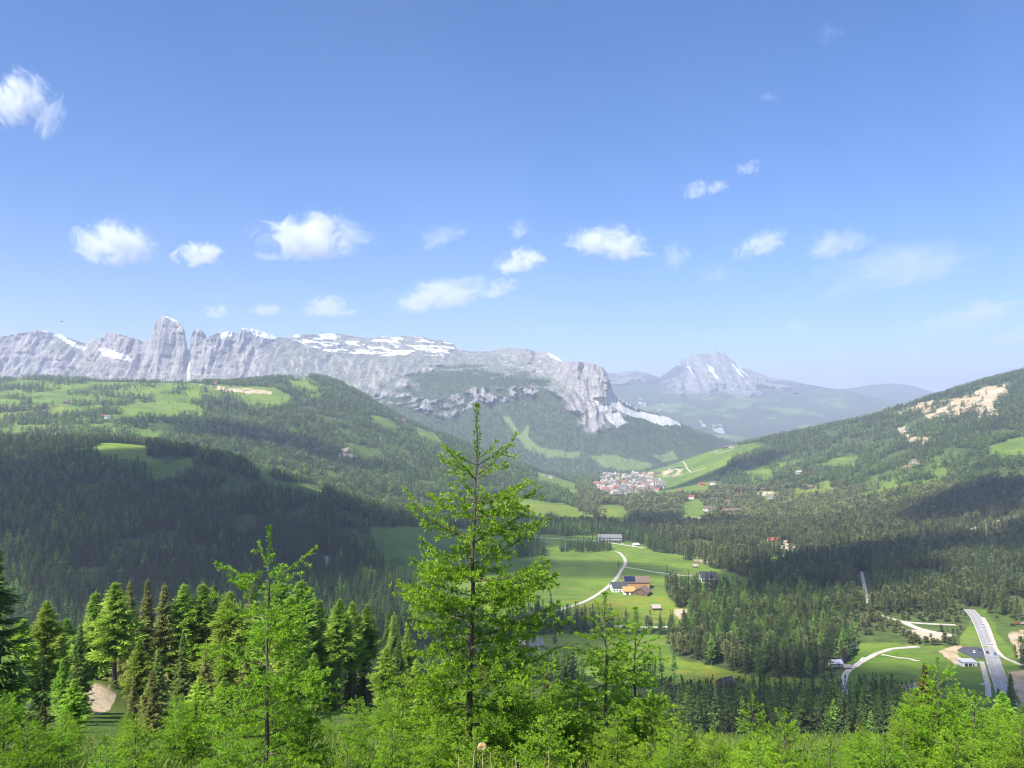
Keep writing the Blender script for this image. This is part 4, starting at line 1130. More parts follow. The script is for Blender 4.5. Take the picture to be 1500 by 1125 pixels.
# ------------------------------------------------------------------ the young larches beside the viewpoint
M_YL = mat_leaf('young_larch_needles', (.036, .145, .010), (.29, .485, .028), .34, .5, .08, (.88, 1.15))
def young_larch(seed, H, Rb, nb, z_lo=.03, full=1.0, tuft_gap=.043, need=.048, wid=.0125, nn=8, r0=None, open_top=.16, pexp=.7, whorls=0):
    g = np.random.default_rng(seed)
    r0 = r0 or .0088 * H
    nt = 26
    hs = np.linspace(0, 1, nt)
    wob = np.stack([np.cumsum(g.normal(0, .006, nt)), np.cumsum(g.normal(0, .006, nt))], -1) * H * .35
    tp = np.concatenate([wob, (hs * H)[:, None]], 1)
    tr = r0 * (1 - hs) ** .85 + .0035
    def at_h(h):
        return np.stack([np.interp(h, hs, tp[:, q]) for q in range(3)], -1)
    # primary branches
    hb = z_lo + (1 - open_top - z_lo) * (np.arange(nb) + g.uniform(-.4, .4, nb)) / nb
    hb = np.clip(hb, z_lo, 1 - open_top * .6)
    if whorls:                                            # yearly tiers of branches with a few strays between
        step_ = (1 - open_top - z_lo) / whorls
        tier = z_lo + np.round((hb - z_lo) / step_) * step_ + g.normal(0, .006, nb)
        hb = np.clip(np.where(g.uniform(0, 1, nb) < .84, tier, hb), z_lo, 1 - open_top * .6)
    az = np.arange(nb) * 2.39996 + g.normal(0, .5, nb)
    prof = np.clip((1 - hb), 0, 1) ** pexp; prof = np.minimum(prof, .64) * (.62 + .38 * np.minimum(hb / .15, 1))
    L = Rb * prof * g.uniform(.55, 1.12, nb) + .05
    el0 = np.radians(np.interp(hb, [0, .35, .7, .9, 1], [-6, 4, 14, 30, 45]) + g.normal(0, 8, nb))
    bend = np.radians(np.interp(hb, [0, .5, 1], [16, 18, 14]) + g.normal(0, 8, nb))
    segp0, segp1, sr0, sr1 = [], [], [], []
    TP, TD, TT, TS = [], [], [], []
    def grow(start, azi, e0, bd, Ln, rad, level, age):
        n = max(int(Ln / .06), 3)
        s = np.linspace(0, 1, n + 1)
        e = e0 + bd * (s ** 1.4)
        a = azi + np.cumsum(g.normal(0, .05, n + 1))
        st = np.stack([np.cos(e) * np.cos(a), np.cos(e) * np.sin(a), np.sin(e)], -1) * (Ln / n)
        pts = start + np.concatenate([np.zeros((1, 3)), np.cumsum(st[:-1], 0)])
        rr = rad * (1 - .8 * s) + .0012
        segp0.append(pts[:-1]); segp1.append(pts[1:]); sr0.append(rr[:-1]); sr1.append(rr[1:])
        # tufts
        m = max(int(Ln / tuft_gap), 2)
        q = (np.arange(m) + .5 + g.uniform(-.3, .3, m)) / m
        q = q[(q > (.16 if level == 0 else .02)) | (g.uniform(0, 1, m) < .25)]
        pos = np.stack([np.interp(q, s, pts[:, c]) for c in range(3)], -1)
        ax = unit(np.stack([np.interp(q, s, st[:, c]) for c in range(3)], -1))
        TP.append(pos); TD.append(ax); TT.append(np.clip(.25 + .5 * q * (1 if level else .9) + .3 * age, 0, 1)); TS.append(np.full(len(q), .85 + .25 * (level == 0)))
        # tip spray
        TP.append(np.repeat(pts[-1:], 2, 0)); TD.append(np.repeat(unit(st[-1:]), 2, 0)); TT.append(np.array([1., 1.])); TS.append(np.array([1.2, 1.2]))
        return s, pts, st
    for b in range(nb):
        base = at_h(np.array([hb[b]]))[0]
        s, pts, st = grow(base, az[b], el0[b], bend[b], L[b], .0022 + .0065 * L[b], 0, hb[b])
        if L[b] > .16:
            k = int(L[b] * full / .085 * float(.25 + .75 * sstep(.93, .55, hb[b])))
            for q in range(k):
                f = .15 + .78 * (q + g.uniform(.2, .8)) / k
                i = min(int(f * (len(pts) - 1)), len(pts) - 2)
                p = pts[i] + (pts[i + 1] - pts[i]) * (f * (len(pts) - 1) - i)
                d = st[i]; ah = math.atan2(d[1], d[0])
                sg = 1 if q % 2 else -1
                l2 = (.42 * L[b] * (1.08 - f) + .05) * g.uniform(.5, 1.2)
                s2, p2, st2 = grow(p, ah + sg * g.uniform(.55, 1.15), g.normal(-.10, .22), g.uniform(0, .35), l2, .0022, 1, hb[b])
                if l2 > .30:
                    for w in range(int(l2 / .14)):
                        f2 = g.uniform(.25, .85); i2 = min(int(f2 * (len(p2) - 1)), len(p2) - 2)
                        d2 = st2[i2]; grow(p2[i2], math.atan2(d2[1], d2[0]) + (1 if w % 2 else -1) * g.uniform(.6, 1.1), g.normal(-.05, .25), .2, l2 * g.uniform(.25, .45), .0016, 2, hb[b])
    # leader: pairs of short shoots
    hl = np.arange(1 - open_top, .995, .030 / H * 1.6)
    pl = at_h(hl)
    for i, h in enumerate(hl):
        for w in range(2):
            a = i * 1.1 + w * math.pi + g.normal(0, .3)
            ln = .03 + .05 * (1 - (h - (1 - open_top)) / open_top)
            TP.append(pl[i:i + 1] + np.array([[math.cos(a), math.sin(a), .8]]) * ln * .3); TD.append(unit(np.array([[math.cos(a) * .9, math.sin(a) * .9, .75]]))); TT.append(np.array([.55])); TS.append(np.array([1.25]))
    TP.append(np.repeat(tp[-1:], 5, 0)); TD.append(unit(np.concatenate([[[0, 0, 1.]], np.stack([np.cos(np.arange(4) * 1.57), np.sin(np.arange(4) * 1.57), np.full(4, .9)], -1)]))); TT.append(np.full(5, .4)); TS.append(np.full(5, 1.5))
    TP, TD, TT, TS = np.concatenate(TP), np.concatenate(TD), np.concatenate(TT), np.concatenate(TS)
    # needles: a rosette per tuft, leaning along the shoot
    n = len(TP)
    rd = g.normal(0, 1, (n, nn, 3)); rd[..., 2] += .55
    rd = unit(rd); D = unit(rd + TD[:, None] * .75)
    ln = need * TS[:, None] * g.uniform(.65, 1.2, (n, nn))
    W = unit(np.cross(D, g.normal(0, 1, (n, nn, 3)))) * (wid * .5)
    B = TP[:, None] + D * .004
    v = np.stack([B - W * .6, B + D * (ln * .55)[..., None] - W, B + D * ln[..., None], B + D * (ln * .55)[..., None] + W], 2).reshape(-1, 3)
    kk = np.arange(n * nn)[:, None] * 4
    f = np.concatenate([kk + np.array([[0, 1, 2]]), kk + np.array([[0, 2, 3]])])
    tint = np.clip(TT + g.normal(0, .16, n), 0, 1)
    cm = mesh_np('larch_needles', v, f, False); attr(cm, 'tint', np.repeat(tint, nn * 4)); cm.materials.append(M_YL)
    tv, tf = trunk_tube(tp, tr, 9)
    tm = mesh_np('larch_trunk', tv, tf, True); tm.materials.append(M_BARK)
    bv, bf = tubes(np.concatenate(segp0), np.concatenate(segp1), np.concatenate(sr0), np.concatenate(sr1), 4)
    bm_ = mesh_np('larch_branches', bv, bf, True); bm_.materials.append(M_TWIG)
    return cm, tm, bm_, H

def put_larch(P, u, vtop, y, label, group=None, rz=0, wide=1.0, lean=(0, 0)):
    cm, tm, bm_, H = P
    t, s = pix(u, vtop); x = float(t * y); z = float(ground(x, y))
    h = float(s * y) - z
    e = link('larch_sapling', None, loc=(x, y, z - .02), rz=rz)
    e.rotation_euler = (lean[0], lean[1], rz)
    k = h / H; e.scale = (k * wide, k * wide, k)
    tag(e, label, 'larch', group)
    link('trunk', tm, e); link('branches', bm_, e); link('needles', cm, e)
    return e

YL_MAIN = young_larch(5, 4.6, 1.95, 88, .02, .95, open_top=.15, pexp=.66, whorls=15)
YL_THIN = young_larch(12, 4.0, 1.7, 52, .05, .8, open_top=.15, need=.050, pexp=.52, whorls=12)
YL_TWO = young_larch(23, 3.6, 1.05, 64, .03, .9, open_top=.13, pexp=.6, whorls=13)
YL_BUSH = young_larch(31, 3.0, 1.45, 70, .02, .95, open_top=.09)
YL_LOW = young_larch(44, 2.2, 1.30, 60, .02, .95, open_top=.07)

put_larch(YL_MAIN, 684, 594, 9.2, 'tall young larch rising above the meadows in the middle, its tip over the far forest', rz=2.0)
put_larch(YL_THIN, 392, 772, 8.4, 'slender young larch with long bare lower stem and few open side branches', rz=.6)
put_larch(YL_TWO, 889, 868, 9.8, 'narrow young larch in front of the farm meadow, the taller of the close pair', rz=1.0, wide=1.4)
put_larch(YL_TWO, 928, 890, 10.6, 'narrow young larch with thin tip, shorter of the close pair before the farm meadow', rz=3.9, wide=1.25)
put_larch(YL_BUSH, 1372, 962, 9.0, 'broad bushy young larch in front of the main road', rz=.4, wide=1.0)
put_larch(YL_TWO, 1103, 1010, 7.6, 'small young larch sapling with upright tip before the dark spruces', rz=.2, wide=1.0)
put_larch(YL_LOW, 1150, 1038, 7.2, 'low young larch sapling with forked tip before the dark spruces', rz=2.2, wide=.9)
FILL = [(40, 1050, 7.0, 3), (92, 1062, 9.5, 4), (200, 1045, 8.0, 3), (285, 1020, 10.5, 4), (330, 1060, 7.0, 3), (455, 1050, 8.5, 4), (575, 1055, 7.5, 4),
        (590, 1010, 11.5, 3), (640, 1040, 8.2, 3), (745, 1000, 10.2, 3), (780, 965, 13.0, 4), (800, 1045, 7.4, 4), (845, 985, 11.0, 3), (905, 1040, 8.0, 3), (955, 1010, 10.0, 4),
        (985, 1060, 7.3, 4), (1045, 1065, 7.0, 3), (1215, 1078, 7.2, 4), (1265, 1058, 8.0, 3), (1325, 1050, 9.0, 4), (1338, 1010, 10.5, 3), (1425, 1010, 10.0, 4), (1460, 1045, 8.0, 3),
        (1500, 1060, 7.0, 4), (1400, 1060, 6.8, 4), (8, 1010, 8.5, 3), (155, 1088, 6.4, 4), (700, 1075, 6.3, 4), (510, 1085, 6.2, 4), (1110, 1085, 6.2, 3)]
for q, (u, v, y, w) in enumerate(FILL):
    put_larch((YL_BUSH, YL_LOW)[w - 3], u, v, y, 'bright green bushy larch sapling in the thicket along the bottom of the picture', 'larch saplings of the foreground thicket', rz=q * 1.7, wide=1.05 + .3 * ((q * 7) % 5) / 5)

gq = random.Random(77)
for q in range(95):
    u = gq.uniform(-40, 1540); y = gq.uniform(9, 26)
    top = 1008 + 62 * gq.random() + (72 if 955 < u < 1325 else 0) + (45 if 100 < u < 185 else 0) - (18 if 560 < u < 900 else 0)
    put_larch((YL_BUSH, YL_LOW)[q % 2], u, top, y, 'bright green bushy larch sapling in the thicket along the bottom of the picture', 'larch saplings of the foreground thicket', rz=q * 2.3, wide=gq.uniform(1.0, 1.35))

for q in range(30):
    put_larch((YL_BUSH, YL_LOW)[q % 2], gq.uniform(940, 1345), gq.uniform(1066, 1104), gq.uniform(6.5, 14), 'bright green bushy larch sapling in the thicket along the bottom of the picture', 'larch saplings of the foreground thicket', rz=q * 1.3, wide=gq.uniform(1.2, 1.6))

# ------------------------------------------------------------------ the stand of grown trees on the slope below
STAND = [  # kind, u, top v, depth, width, label
    ('spruce', -12, 776, 38, 1.25, 'large dark spruce cut off by the left edge of the picture'),
    ('larch', 68, 880, 72, 1.0, 'bright larch at the left end of the stand, next to the big dark spruce'),
    ('larch', 140, 866, 114, 1.0, 'pale green larch standing just left of the tall bright larch'),
    ('larch', 170, 852, 98, 1.25, 'tall bright green larch above the sandy patch'),
    ('brown', 190, 850, 108, 1.0, 'brown cone laden spruce pressed against the tall bright larch'),
    ('brown', 216, 849, 104, 1.0, 'slim brown tipped spruce, middle one of three brown spruces'),
    ('brown', 241, 854, 100, 1.1, 'brown cone laden spruce left of the rounded pair of larches'),
    ('larch', 270, 855, 102, 1.05, 'rounded green larch, left one of the close pair'),
    ('larch', 297, 853, 103, 1.05, 'rounded green larch, right one of the close pair'),
    ('spruce', 313, 855, 110, .9, 'thin dark spruce right behind the rounded larch pair'),
    ('larch', 336, 866, 100, 1.1, 'larch behind the slender young larch, on its left'),
    ('brown', 370, 857, 108, 1.0, 'brownish spruce hidden partly by the slender young larch'),
    ('larch', 411, 852, 100, 1.2, 'broad pale larch just right of the slender young larch'),
    ('larch', 441, 850, 106, 1.2, 'broad bluish green larch at the right end of the dense stand'),
    ('spruce', 118, 912, 84, 1.0, 'dark spruce low in the gap above the sandy patch'),
    ('larch', 98, 905, 118, 1.0, 'small larch between the dark spruce and the pale larch'),
    ('spruce', 232, 950, 70, 1.2, 'nearer dark green spruce standing in front of the brown spruces'),
    ('brown', 302, 940, 76, 1.0, 'nearer brown spruce below the rounded larch pair'),
    ('brown', 108, 985, 66, .9, 'small brown spruce left of the sandy patch'),
    ('bare', 498, 878, 104, 1.05, 'larch with long bare trunk left of the tall middle larch'),
    ('bare', 516, 882, 109, 1.0, 'second bare trunked larch, beside the one left of the tall middle larch'),
    ('bare', 538, 886, 112, .9, 'third bare trunked larch, nearest the tall middle larch'),
    ('larch', 566, 948, 84, 1.1, 'short yellowish larch beside the tall middle larch'),
    ('larch', 34, 905, 62, 1.1, 'bright low larch right beside the big dark edge spruce'),
    ('larch', 468, 878, 112, .95, 'larch filling the gap right of the dense stand'),
    ('spruce', 480, 900, 120, .9, 'dark spruce filling the gap right of the dense stand'),
    ('spruce', 388, 880, 116, .9, 'dark spruce in the shade behind the slender young larch'),
    ('spruce', 352, 880, 118, .9, 'dark spruce in the shade left of the brownish spruce'),
    ('spruce', 255, 880, 116, .9, 'dark spruce in the shade behind the brown spruces'),
    ('larch', 425, 872, 92, 1.0, 'larch in front of the two broad larches'),
    ('spruce', 817, 958, 150, 1.0, 'dark spruce tip between the tall middle larch and the close pair, left one'),
    ('spruce', 832, 956, 152, 1.0, 'dark spruce tip between the tall middle larch and the close pair, right one'),
    ('brown', 800, 985, 110, 1.2, 'brown spruce half hidden by the thicket below the chalet'),
    ('spruce', 767, 962, 180, .9, 'small dark spruce poking up below the chalet'),
    ('brown', 1258, 1048, 150, 1.0, 'brownish spruce in front of the dark spruce wood'),
    ('spruce', 1480, 985, 330, 1.0, 'dark tree beside the road at the bottom right'),
    ('spruce', 1495, 1030, 190, 1.1, 'bushy dark spruce in the lower right corner'),
    ('spruce', 1462, 1008, 300, 1.0, 'dark spruce at the near end of the road'),
]
for q, (kd, u, v, y, w, lab) in enumerate(STAND):
    tree_px(kd, 'near', u, v, y, lab, None, w * (1.45 if kd == 'larch' else 1.22), var=q)
for q, (kd, u, v, y, w, lab) in enumerate([
    ('larch', 205, 935, 80, 1.1, 'middle sized larch below the tall bright larch, right of the sandy patch'), ('spruce', 268, 925, 86, 1.0, 'middle sized dark spruce below the rounded larch pair'),
    ('larch', 330, 930, 82, 1.1, 'middle sized larch left of the slender young larch stem'), ('brown', 362, 945, 72, 1.0, 'middle sized brown spruce left of the slender young larch stem'),
    ('larch', 430, 940, 78, 1.1, 'middle sized larch right of the slender young larch stem'), ('larch', 460, 955, 70, 1.0, 'middle sized larch farther right of the slender young larch stem'),
    ('spruce', 62, 950, 62, 1.1, 'middle sized dark spruce in front of the leftmost bright larch'), ('larch', 22, 960, 48, 1.0, 'middle sized larch at the left edge in front of the big dark spruce'),
    ('larch', 92, 965, 58, 1.0, 'middle sized larch left of the sandy patch'), ('brown', 196, 985, 60, .9, 'small brown spruce right of the sandy patch'),
    ('larch', 610, 965, 66, 1.1, 'middle sized larch left behind the tall middle larch'),
    ('spruce', 585, 935, 96, 1.0, 'dark spruce left behind the tall middle larch')]):
    tree_px(kd, 'near', u, v, y, lab, None, w * 1.2, var=q)
e_ = ground_at(813, 950, 450); tree('spruce', 'mid', e_[0], e_[1], e_[2], 17, 'single dense dark spruce standing right of the red brown chalet', None, 1.5, var=1)
e_ = ground_at(906, 832, 600); tree('larch', 'mid', e_[0], e_[1], e_[2], 10, 'lone tree beside the curved farm track', None, 1.5, var=2)
gq = random.Random(3)
for q in range(46):                                       # rows behind the stand, seen between its trunks
    u = gq.uniform(-40, 600); y = gq.uniform(112, 160)
    tree_px(gq.choice(['spruce', 'spruce', 'larch']), 'near', u, gq.uniform(892, 950), y, 'shaded tree behind the front row of the left stand', 'shaded trees behind the left stand', gq.uniform(.9, 1.1))

gq = random.Random(41)
for q in range(80):                                       # undergrowth between thicket and stand
    u = gq.uniform(-60, 960) if q < 68 else gq.uniform(1340, 1540); y = gq.uniform(30, 88)
    t, s = pix(u, 1050); x = float(t * y); z = float(ground(x, y))
    if 112 < u < 178 or 478 < u < 552: continue
    kd_ = gq.choice(['larch', 'larch', 'brown'])
    nm_ = 'larch' if kd_ == 'larch' else 'brownish spruce'
    tree(kd_, 'near', x, y, z, gq.uniform(1.8, 3.8), 'low young %s in the undergrowth between thicket and tall stand' % nm_, 'low young %s trees of the undergrowth' % nm_, gq.uniform(1.5, 1.9))
# ------------------------------------------------------------------ woods: the largest trees one by one, the rest as forest
def scatter(y0, y1, dens, umin=-90, umax=1590, seed=1):
    g = np.random.default_rng(seed)
    t0, t1 = (umin - 750) / FOC, (umax - 750) / FOC
    n = int(.5 * (t1 - t0) * (y1 ** 2 - y0 ** 2) * dens)
    y = np.sqrt(g.uniform(y0 ** 2, y1 ** 2, n)); x = g.uniform(t0, t1, n) * y
    return x, y
# horizon line ahead of every point, so that slopes turned away stay bare
_tt = np.linspace(-.9, .9, 500); _yy = np.exp(np.linspace(math.log(60), math.log(4200), 500))
_hz = ground(_tt[None] * _yy[:, None], _yy[:, None] + 0 * _tt[None]) / _yy[:, None]
_hm = np.maximum.accumulate(_hz, 0)
def seen(x, y, z, top):
    fi = np.clip((np.log(y) - math.log(60)) / (math.log(4200) - math.log(60)) * 499, 1, 499).astype(int)
    fj = np.clip((x / y + .9) / 1.8 * 499, 0, 499).astype(int)
    return (z + top) / y > _hm[fi - 1, fj] - .004
KEEP = KEEP0                                               # places kept free: (x, y, radius)
def wood_points(y0, y1, dens, seed):
    x, y = scatter(y0, y1, dens, seed=seed)
    z = ground(x, y)
    me_, sa_, th_ = cover(x, y, z)
    g = np.random.default_rng(seed + 5)
    ok = (sa_ < .5) & (g.uniform(0, 1, len(x)) > th_) & seen(x, y, z, 22)
    cl = fbm2(x / 60, y / 60, 3, 55)
    ok &= cl > np.where(y > 1500, -.24, -.36)
    for (kx, ky, kr) in KEEP:
        ok &= (x - kx) ** 2 + (y - ky) ** 2 > kr * kr
    for PTS, wd in ROADS:
        for i in range(len(PTS) - 1):
            a, b = PTS[i][:2], PTS[i + 1][:2]; dx, dy = b - a; L2 = dx * dx + dy * dy + 1e-6
            bb = ok & (y > min(a[1], b[1]) - 15) & (y < max(a[1], b[1]) + 15) & (x > min(a[0], b[0]) - 15) & (x < max(a[0], b[0]) + 15)
            w = np.clip(((x[bb] - a[0]) * dx + (y[bb] - a[1]) * dy) / L2, 0, 1)
            # keep clear of the road itself and of the strip that would hide it
            px_, py_ = x[bb] - a[0] - w * dx, y[bb] - a[1] - w * dy
            near = (np.abs(px_) < wd) & (py_ < wd) & (py_ > -wd - 14)
            idx = np.where(bb)[0][near]; ok[idx] = False
    return x[ok], y[ok], z[ok]

def kinds_of(x, y, z, seed):
    """which tree grows where: 0 spruce 1 larch 2 pine"""
    g = np.random.default_rng(seed + 77)
    u, v = project(x, y, z)
    r = g.uniform(0, 1, len(x)); n = fbm2(x / 120, y / 120, 3, 66)
    pine = sstep(930, 1030, u) * (v > 715) * (y > 560)
    pine = np.maximum(pine, ((u > 850) & (v > 715) & (v < 780)) * .8)
    kd = np.zeros(len(x), int)
    kd[(r > .84) & (v < 780)] = 2
    kd[r + n * .55 < np.where(y > 1500, .26, .15)] = 1
    block = (u > 980) & (u < 1262) & (v > 880) & (v < 1000)
    kd[(r < pine * .62) & ~block] = 2
    kd[block & (r < .45)] = 2; kd[block & (r > .85)] = 1
    lit = in_poly(u, v, [(515, 795), (560, 800), (620, 815), (600, 845), (530, 830)])
    kd[lit & (r < .8)] = 1
    kd[(u > 1250) & (u < 1450) & (v > 885) & (v < 948) & (y < 700)] = 2
    return kd

def gn_forest(name, pts, kd, lod_of, scl, label, seed, wid=1.0):
    """one mass of trees: a cloud of points, each grown into a tree"""
    me = bpy.data.meshes.new(name)
    me.vertices.add(len(pts)); me.vertices.foreach_set('co', np.asarray(pts, np.float32).ravel())
    g = np.random.default_rng(seed)
    rot = np.zeros((len(pts), 3), np.float32); rot[:, 2] = g.uniform(0, 6.28, len(pts)); rot[:, 0] = g.normal(0, .03, len(pts)); rot[:, 1] = g.normal(0, .03, len(pts))
    a = me.attributes.new('rot', 'FLOAT_VECTOR', 'POINT'); a.data.foreach_set('vector', rot.ravel())
    sc = np.stack([scl * wid * g.uniform(.78, 1.5, len(pts))] * 2 + [scl], -1).astype(np.float32)
    a = me.attributes.new('scl', 'FLOAT_VECTOR', 'POINT'); a.data.foreach_set('vector', sc.ravel())
    vcol = bpy.data.collections.new(name + '_kinds')
    keys = [(k, l) for k in ('spruce', 'larch', 'pine') for l in ('mid', 'far')]
    start = {}; cnt = 0
    for k, l in keys:
        start[(k, l)] = cnt
        for q, (cm, tm, H) in enumerate(protos(k, l)):
            # one joined mesh per kind of tree
            n1 = len(cm.vertices); c1 = np.empty(n1 * 3, np.float32); cm.vertices.foreach_get('co', c1)
            n2 = len(tm.vertices); c2 = np.empty(n2 * 3, np.float32); tm.vertices.foreach_get('co', c2)
            f1 = np.empty(len(cm.loops), np.int32); cm.loops.foreach_get('vertex_index', f1)
            f2 = np.array([p.vertices[:] for p in tm.polygons], np.int32)
            jm = mesh_np(k + '_tree', np.concatenate([c1.reshape(-1, 3), c2.reshape(-1, 3)]), [f1.reshape(-1, 3), f2 + n1])
            ti = np.zeros(n1, np.float32); cm.attributes['tint'].data.foreach_get('value', ti)
            attr(jm, 'tint', np.concatenate([ti, np.zeros(n2)]))
            jm.materials.append(KINDS[k][1]); jm.materials.append(M_BARK)
            mi = np.zeros(len(jm.polygons), np.int32); mi[len(f1) // 3:] = 1
            jm.polygons.foreach_set('material_index', mi)
            o = bpy.data.objects.new('%03d_tree' % cnt, jm); vcol.objects.link(o); cnt += 1
    vi = np.array([start[(('spruce', 'larch', 'pine')[kd[i]], lod_of[i])] for i in range(len(pts))], np.int32) + g.integers(0, 4, len(pts))
    attr(me, 'var', vi, 'INT')
    ng = bpy.data.node_groups.new(name + '_grow', 'GeometryNodeTree')
    ng.interface.new_socket('Geometry', in_out='INPUT', socket_type='NodeSocketGeometry')
    ng.interface.new_socket('Geometry', in_out='OUTPUT', socket_type='NodeSocketGeometry')
    gi = ng.nodes.new('NodeGroupInput'); go = ng.nodes.new('NodeGroupOutput')
    ci = ng.nodes.new('GeometryNodeCollectionInfo'); ci.inputs['Collection'].default_value = vcol
    ci.inputs['Separate Children'].default_value = True; ci.inputs['Reset Children'].default_value = True
    ip = ng.nodes.new('GeometryNodeInstanceOnPoints'); ip.inputs['Pick Instance'].default_value = True
    def na(nm, ty):
        nd = ng.nodes.new('GeometryNodeInputNamedAttribute'); nd.data_type = ty; nd.inputs['Name'].default_value = nm
        return nd.outputs['Attribute']
    L = ng.links.new
    L(gi.outputs[0], ip.inputs['Points']); L(ci.outputs[0], ip.inputs['Instance'])
    L(na('var', 'INT'), ip.inputs['Instance Index']); L(na('scl', 'FLOAT_VECTOR'), ip.inputs['Scale'])
    e2r = ng.nodes.new('FunctionNodeEulerToRotation'); L(na('rot', 'FLOAT_VECTOR'), e2r.inputs[0]); L(e2r.outputs[0], ip.inputs['Rotation'])
    L(ip.outputs[0], go.inputs[0])
    o = link(name, me)
    md = o.modifiers.new('grow', 'NODES'); md.node_group = ng
    tag(o, label, kind='stuff')
    return o

# near woods, each tree its own object while they are the largest of their kind
X, Y, Z = wood_points(200, 1000, 1 / 26., 21)
u, v = project(X, Y, Z)
slope_l = (Y < 470) & (u < 930)
far_ok = ~((Y < 470) & (u < 640))
X, Y, Z = X[far_ok], Y[far_ok], Z[far_ok]
kd = kinds_of(X, Y, Z, 21); kd[(Y < 480)] = np.where(np.random.default_rng(2).uniform(0, 1, (Y < 480).sum()) < .06, 1, 0)
g = np.random.default_rng(8)
hgt = g.uniform(13, 25, len(X)) * np.where(kd == 2, .72, 1.0)
u, v = project(X, Y, Z)
bush = (u > 1250) & (u < 1450) & (v > 885) & (v < 948) & (Y < 700)
hgt[bush] *= .36
low = Y < 480                                              # the shaded wood stays below the edge of the ski meadow
vt_ = g.uniform(0, 1, len(X)) ** .7 * 55 + np.where(u < 975, 1012, 987) + 9 * fbm2(X / 18, Y / 18, 2, 71)
h_ = pix(u, vt_)[1] * Y - Z
hgt = np.where(low, np.clip(h_, 0, 30), hgt)
ok_ = ~low | (h_ > 9)
X, Y, Z, kd, hgt, u, v, bush, low = [q[ok_] for q in (X, Y, Z, kd, hgt, u, v, bush, low)]
edge = (Y < 470) & (u > 1335)
size = hgt / Y
tops = Z + hgt
ut, vt = project(X, Y, tops)
vis = (u > -40) & (u < 1540) & (vt < 1080) & ~bush & ~edge
indiv = np.zeros(len(X), bool)
LBL = {
    (0, 0): ('dark spruce in the shaded wood on the slope below the ski meadow', 'spruces of the shaded wood on the near slope'),
    (0, 1): ('grey green spruce in the mixed wood beside the ski meadow', 'spruces of the mixed wood beside the ski meadow'),
    (0, 2): ('dark spruce at the foot of the shaded left hillside', 'spruces at the foot of the left hillside'),
    (0, 3): ('spruce in the wood on the far side of the main road', 'spruces of the wood beyond the main road'),
}
for q, nm in enumerate(('spruce', 'larch', 'pine')):
    cap = 285 if q == 0 else 200
    s_ = np.where(vis & (kd == q))[0]
    s_ = s_[np.argsort(-size[s_])][:cap]
    for i in s_:
        indiv[i] = True
        zone = 0 if Y[i] < 480 else (1 if 960 < u[i] < 1265 else (2 if u[i] < 700 else 3))
        sp = ('dark spruce', 'bright green larch', 'olive green pine')[q]; pl = ('spruces', 'larches', 'pines')[q]
        place = ('in the shaded wood on the near slope below the ski meadow', 'in the mixed wood between farm and ski meadow', 'in the wood at the foot of the left hillside', 'in the valley wood around the main road')[zone]
        tree(nm, 'mid', X[i], Y[i], Z[i] - .3, hgt[i], sp + ' ' + place, pl + ' ' + place, random.uniform(.8, 1.35))
rest = ~indiv & ~edge
PT = [np.stack([X, Y, Z], -1)[rest]]; KD = [kd[rest]]; SC = [hgt[rest] / 20.]; WD = [np.where(bush[rest], 2.2, 1.0)]; LO = ['mid'] * rest.sum()
for (a, b, dn, lod) in ((1000, 1500, 1 / 30., 'mid'), (1500, 2300, 1 / 42., 'far'), (2300, 3900, 1 / 62., 'far')):
    x, y, z = wood_points(a, b, dn, int(a))
    q = kinds_of(x, y, z, int(a)); gg = np.random.default_rng(int(a))
    PT.append(np.stack([x, y, z], -1)); KD.append(q); SC.append((gg.uniform(8, 20, len(x)) + 3.5 * fbm2(x / 90, y / 90, 2, 88)) / 20.); LO += [lod] * len(x); WD.append(np.full(len(x), 1.0 if a < 1200 else 1.12))
PT = np.concatenate(PT); KD = np.concatenate(KD); SC = np.concatenate(SC); LO = np.array(LO)
print('forest', len(PT))
gn_forest('forest', PT, KD, LO, SC, 'conifer wood covering both valley sides and the valley floor', 4, np.concatenate(WD))

# wood on the lower slopes of the mountain
g = np.random.default_rng(15)
w = MASS['wood']; nr, nc = w.shape
A = np.stack([MASS['x'], MASS['y'], MASS['z']], -1)
area = np.linalg.norm(np.cross(A[1:, :-1] - A[:-1, :-1], A[:-1, 1:] - A[:-1, :-1]), axis=-1)
p = (w[:-1, :-1] > .5) * np.minimum(area, 4000) * ((MASS['v'][:-1, :-1] > 500) & (MASS['u'][:-1, :-1] > 380) & (MASS['u'][:-1, :-1] < 1120))
p = np.nan_to_num(p)
p = p.ravel() / p.sum()
ii = g.choice(len(p), 46000, p=p); r_, c_ = ii // (nc - 1), ii % (nc - 1)
a, b = g.uniform(0, 1, (2, len(ii), 1))
pt = A[r_, c_] * (1 - a) * (1 - b) + A[r_ + 1, c_] * a * (1 - b) + A[r_, c_ + 1] * (1 - a) * b + A[r_ + 1, c_ + 1] * a * b
pt[:, 2] -= 1
kk = (g.uniform(0, 1, len(ii)) < .12).astype(int)
gn_forest('mountain_forest', pt, kk, np.array(['far'] * len(ii)), g.uniform(12, 20, len(ii)) / 20., 'blue green wood on the lower slopes of the massif', 6)
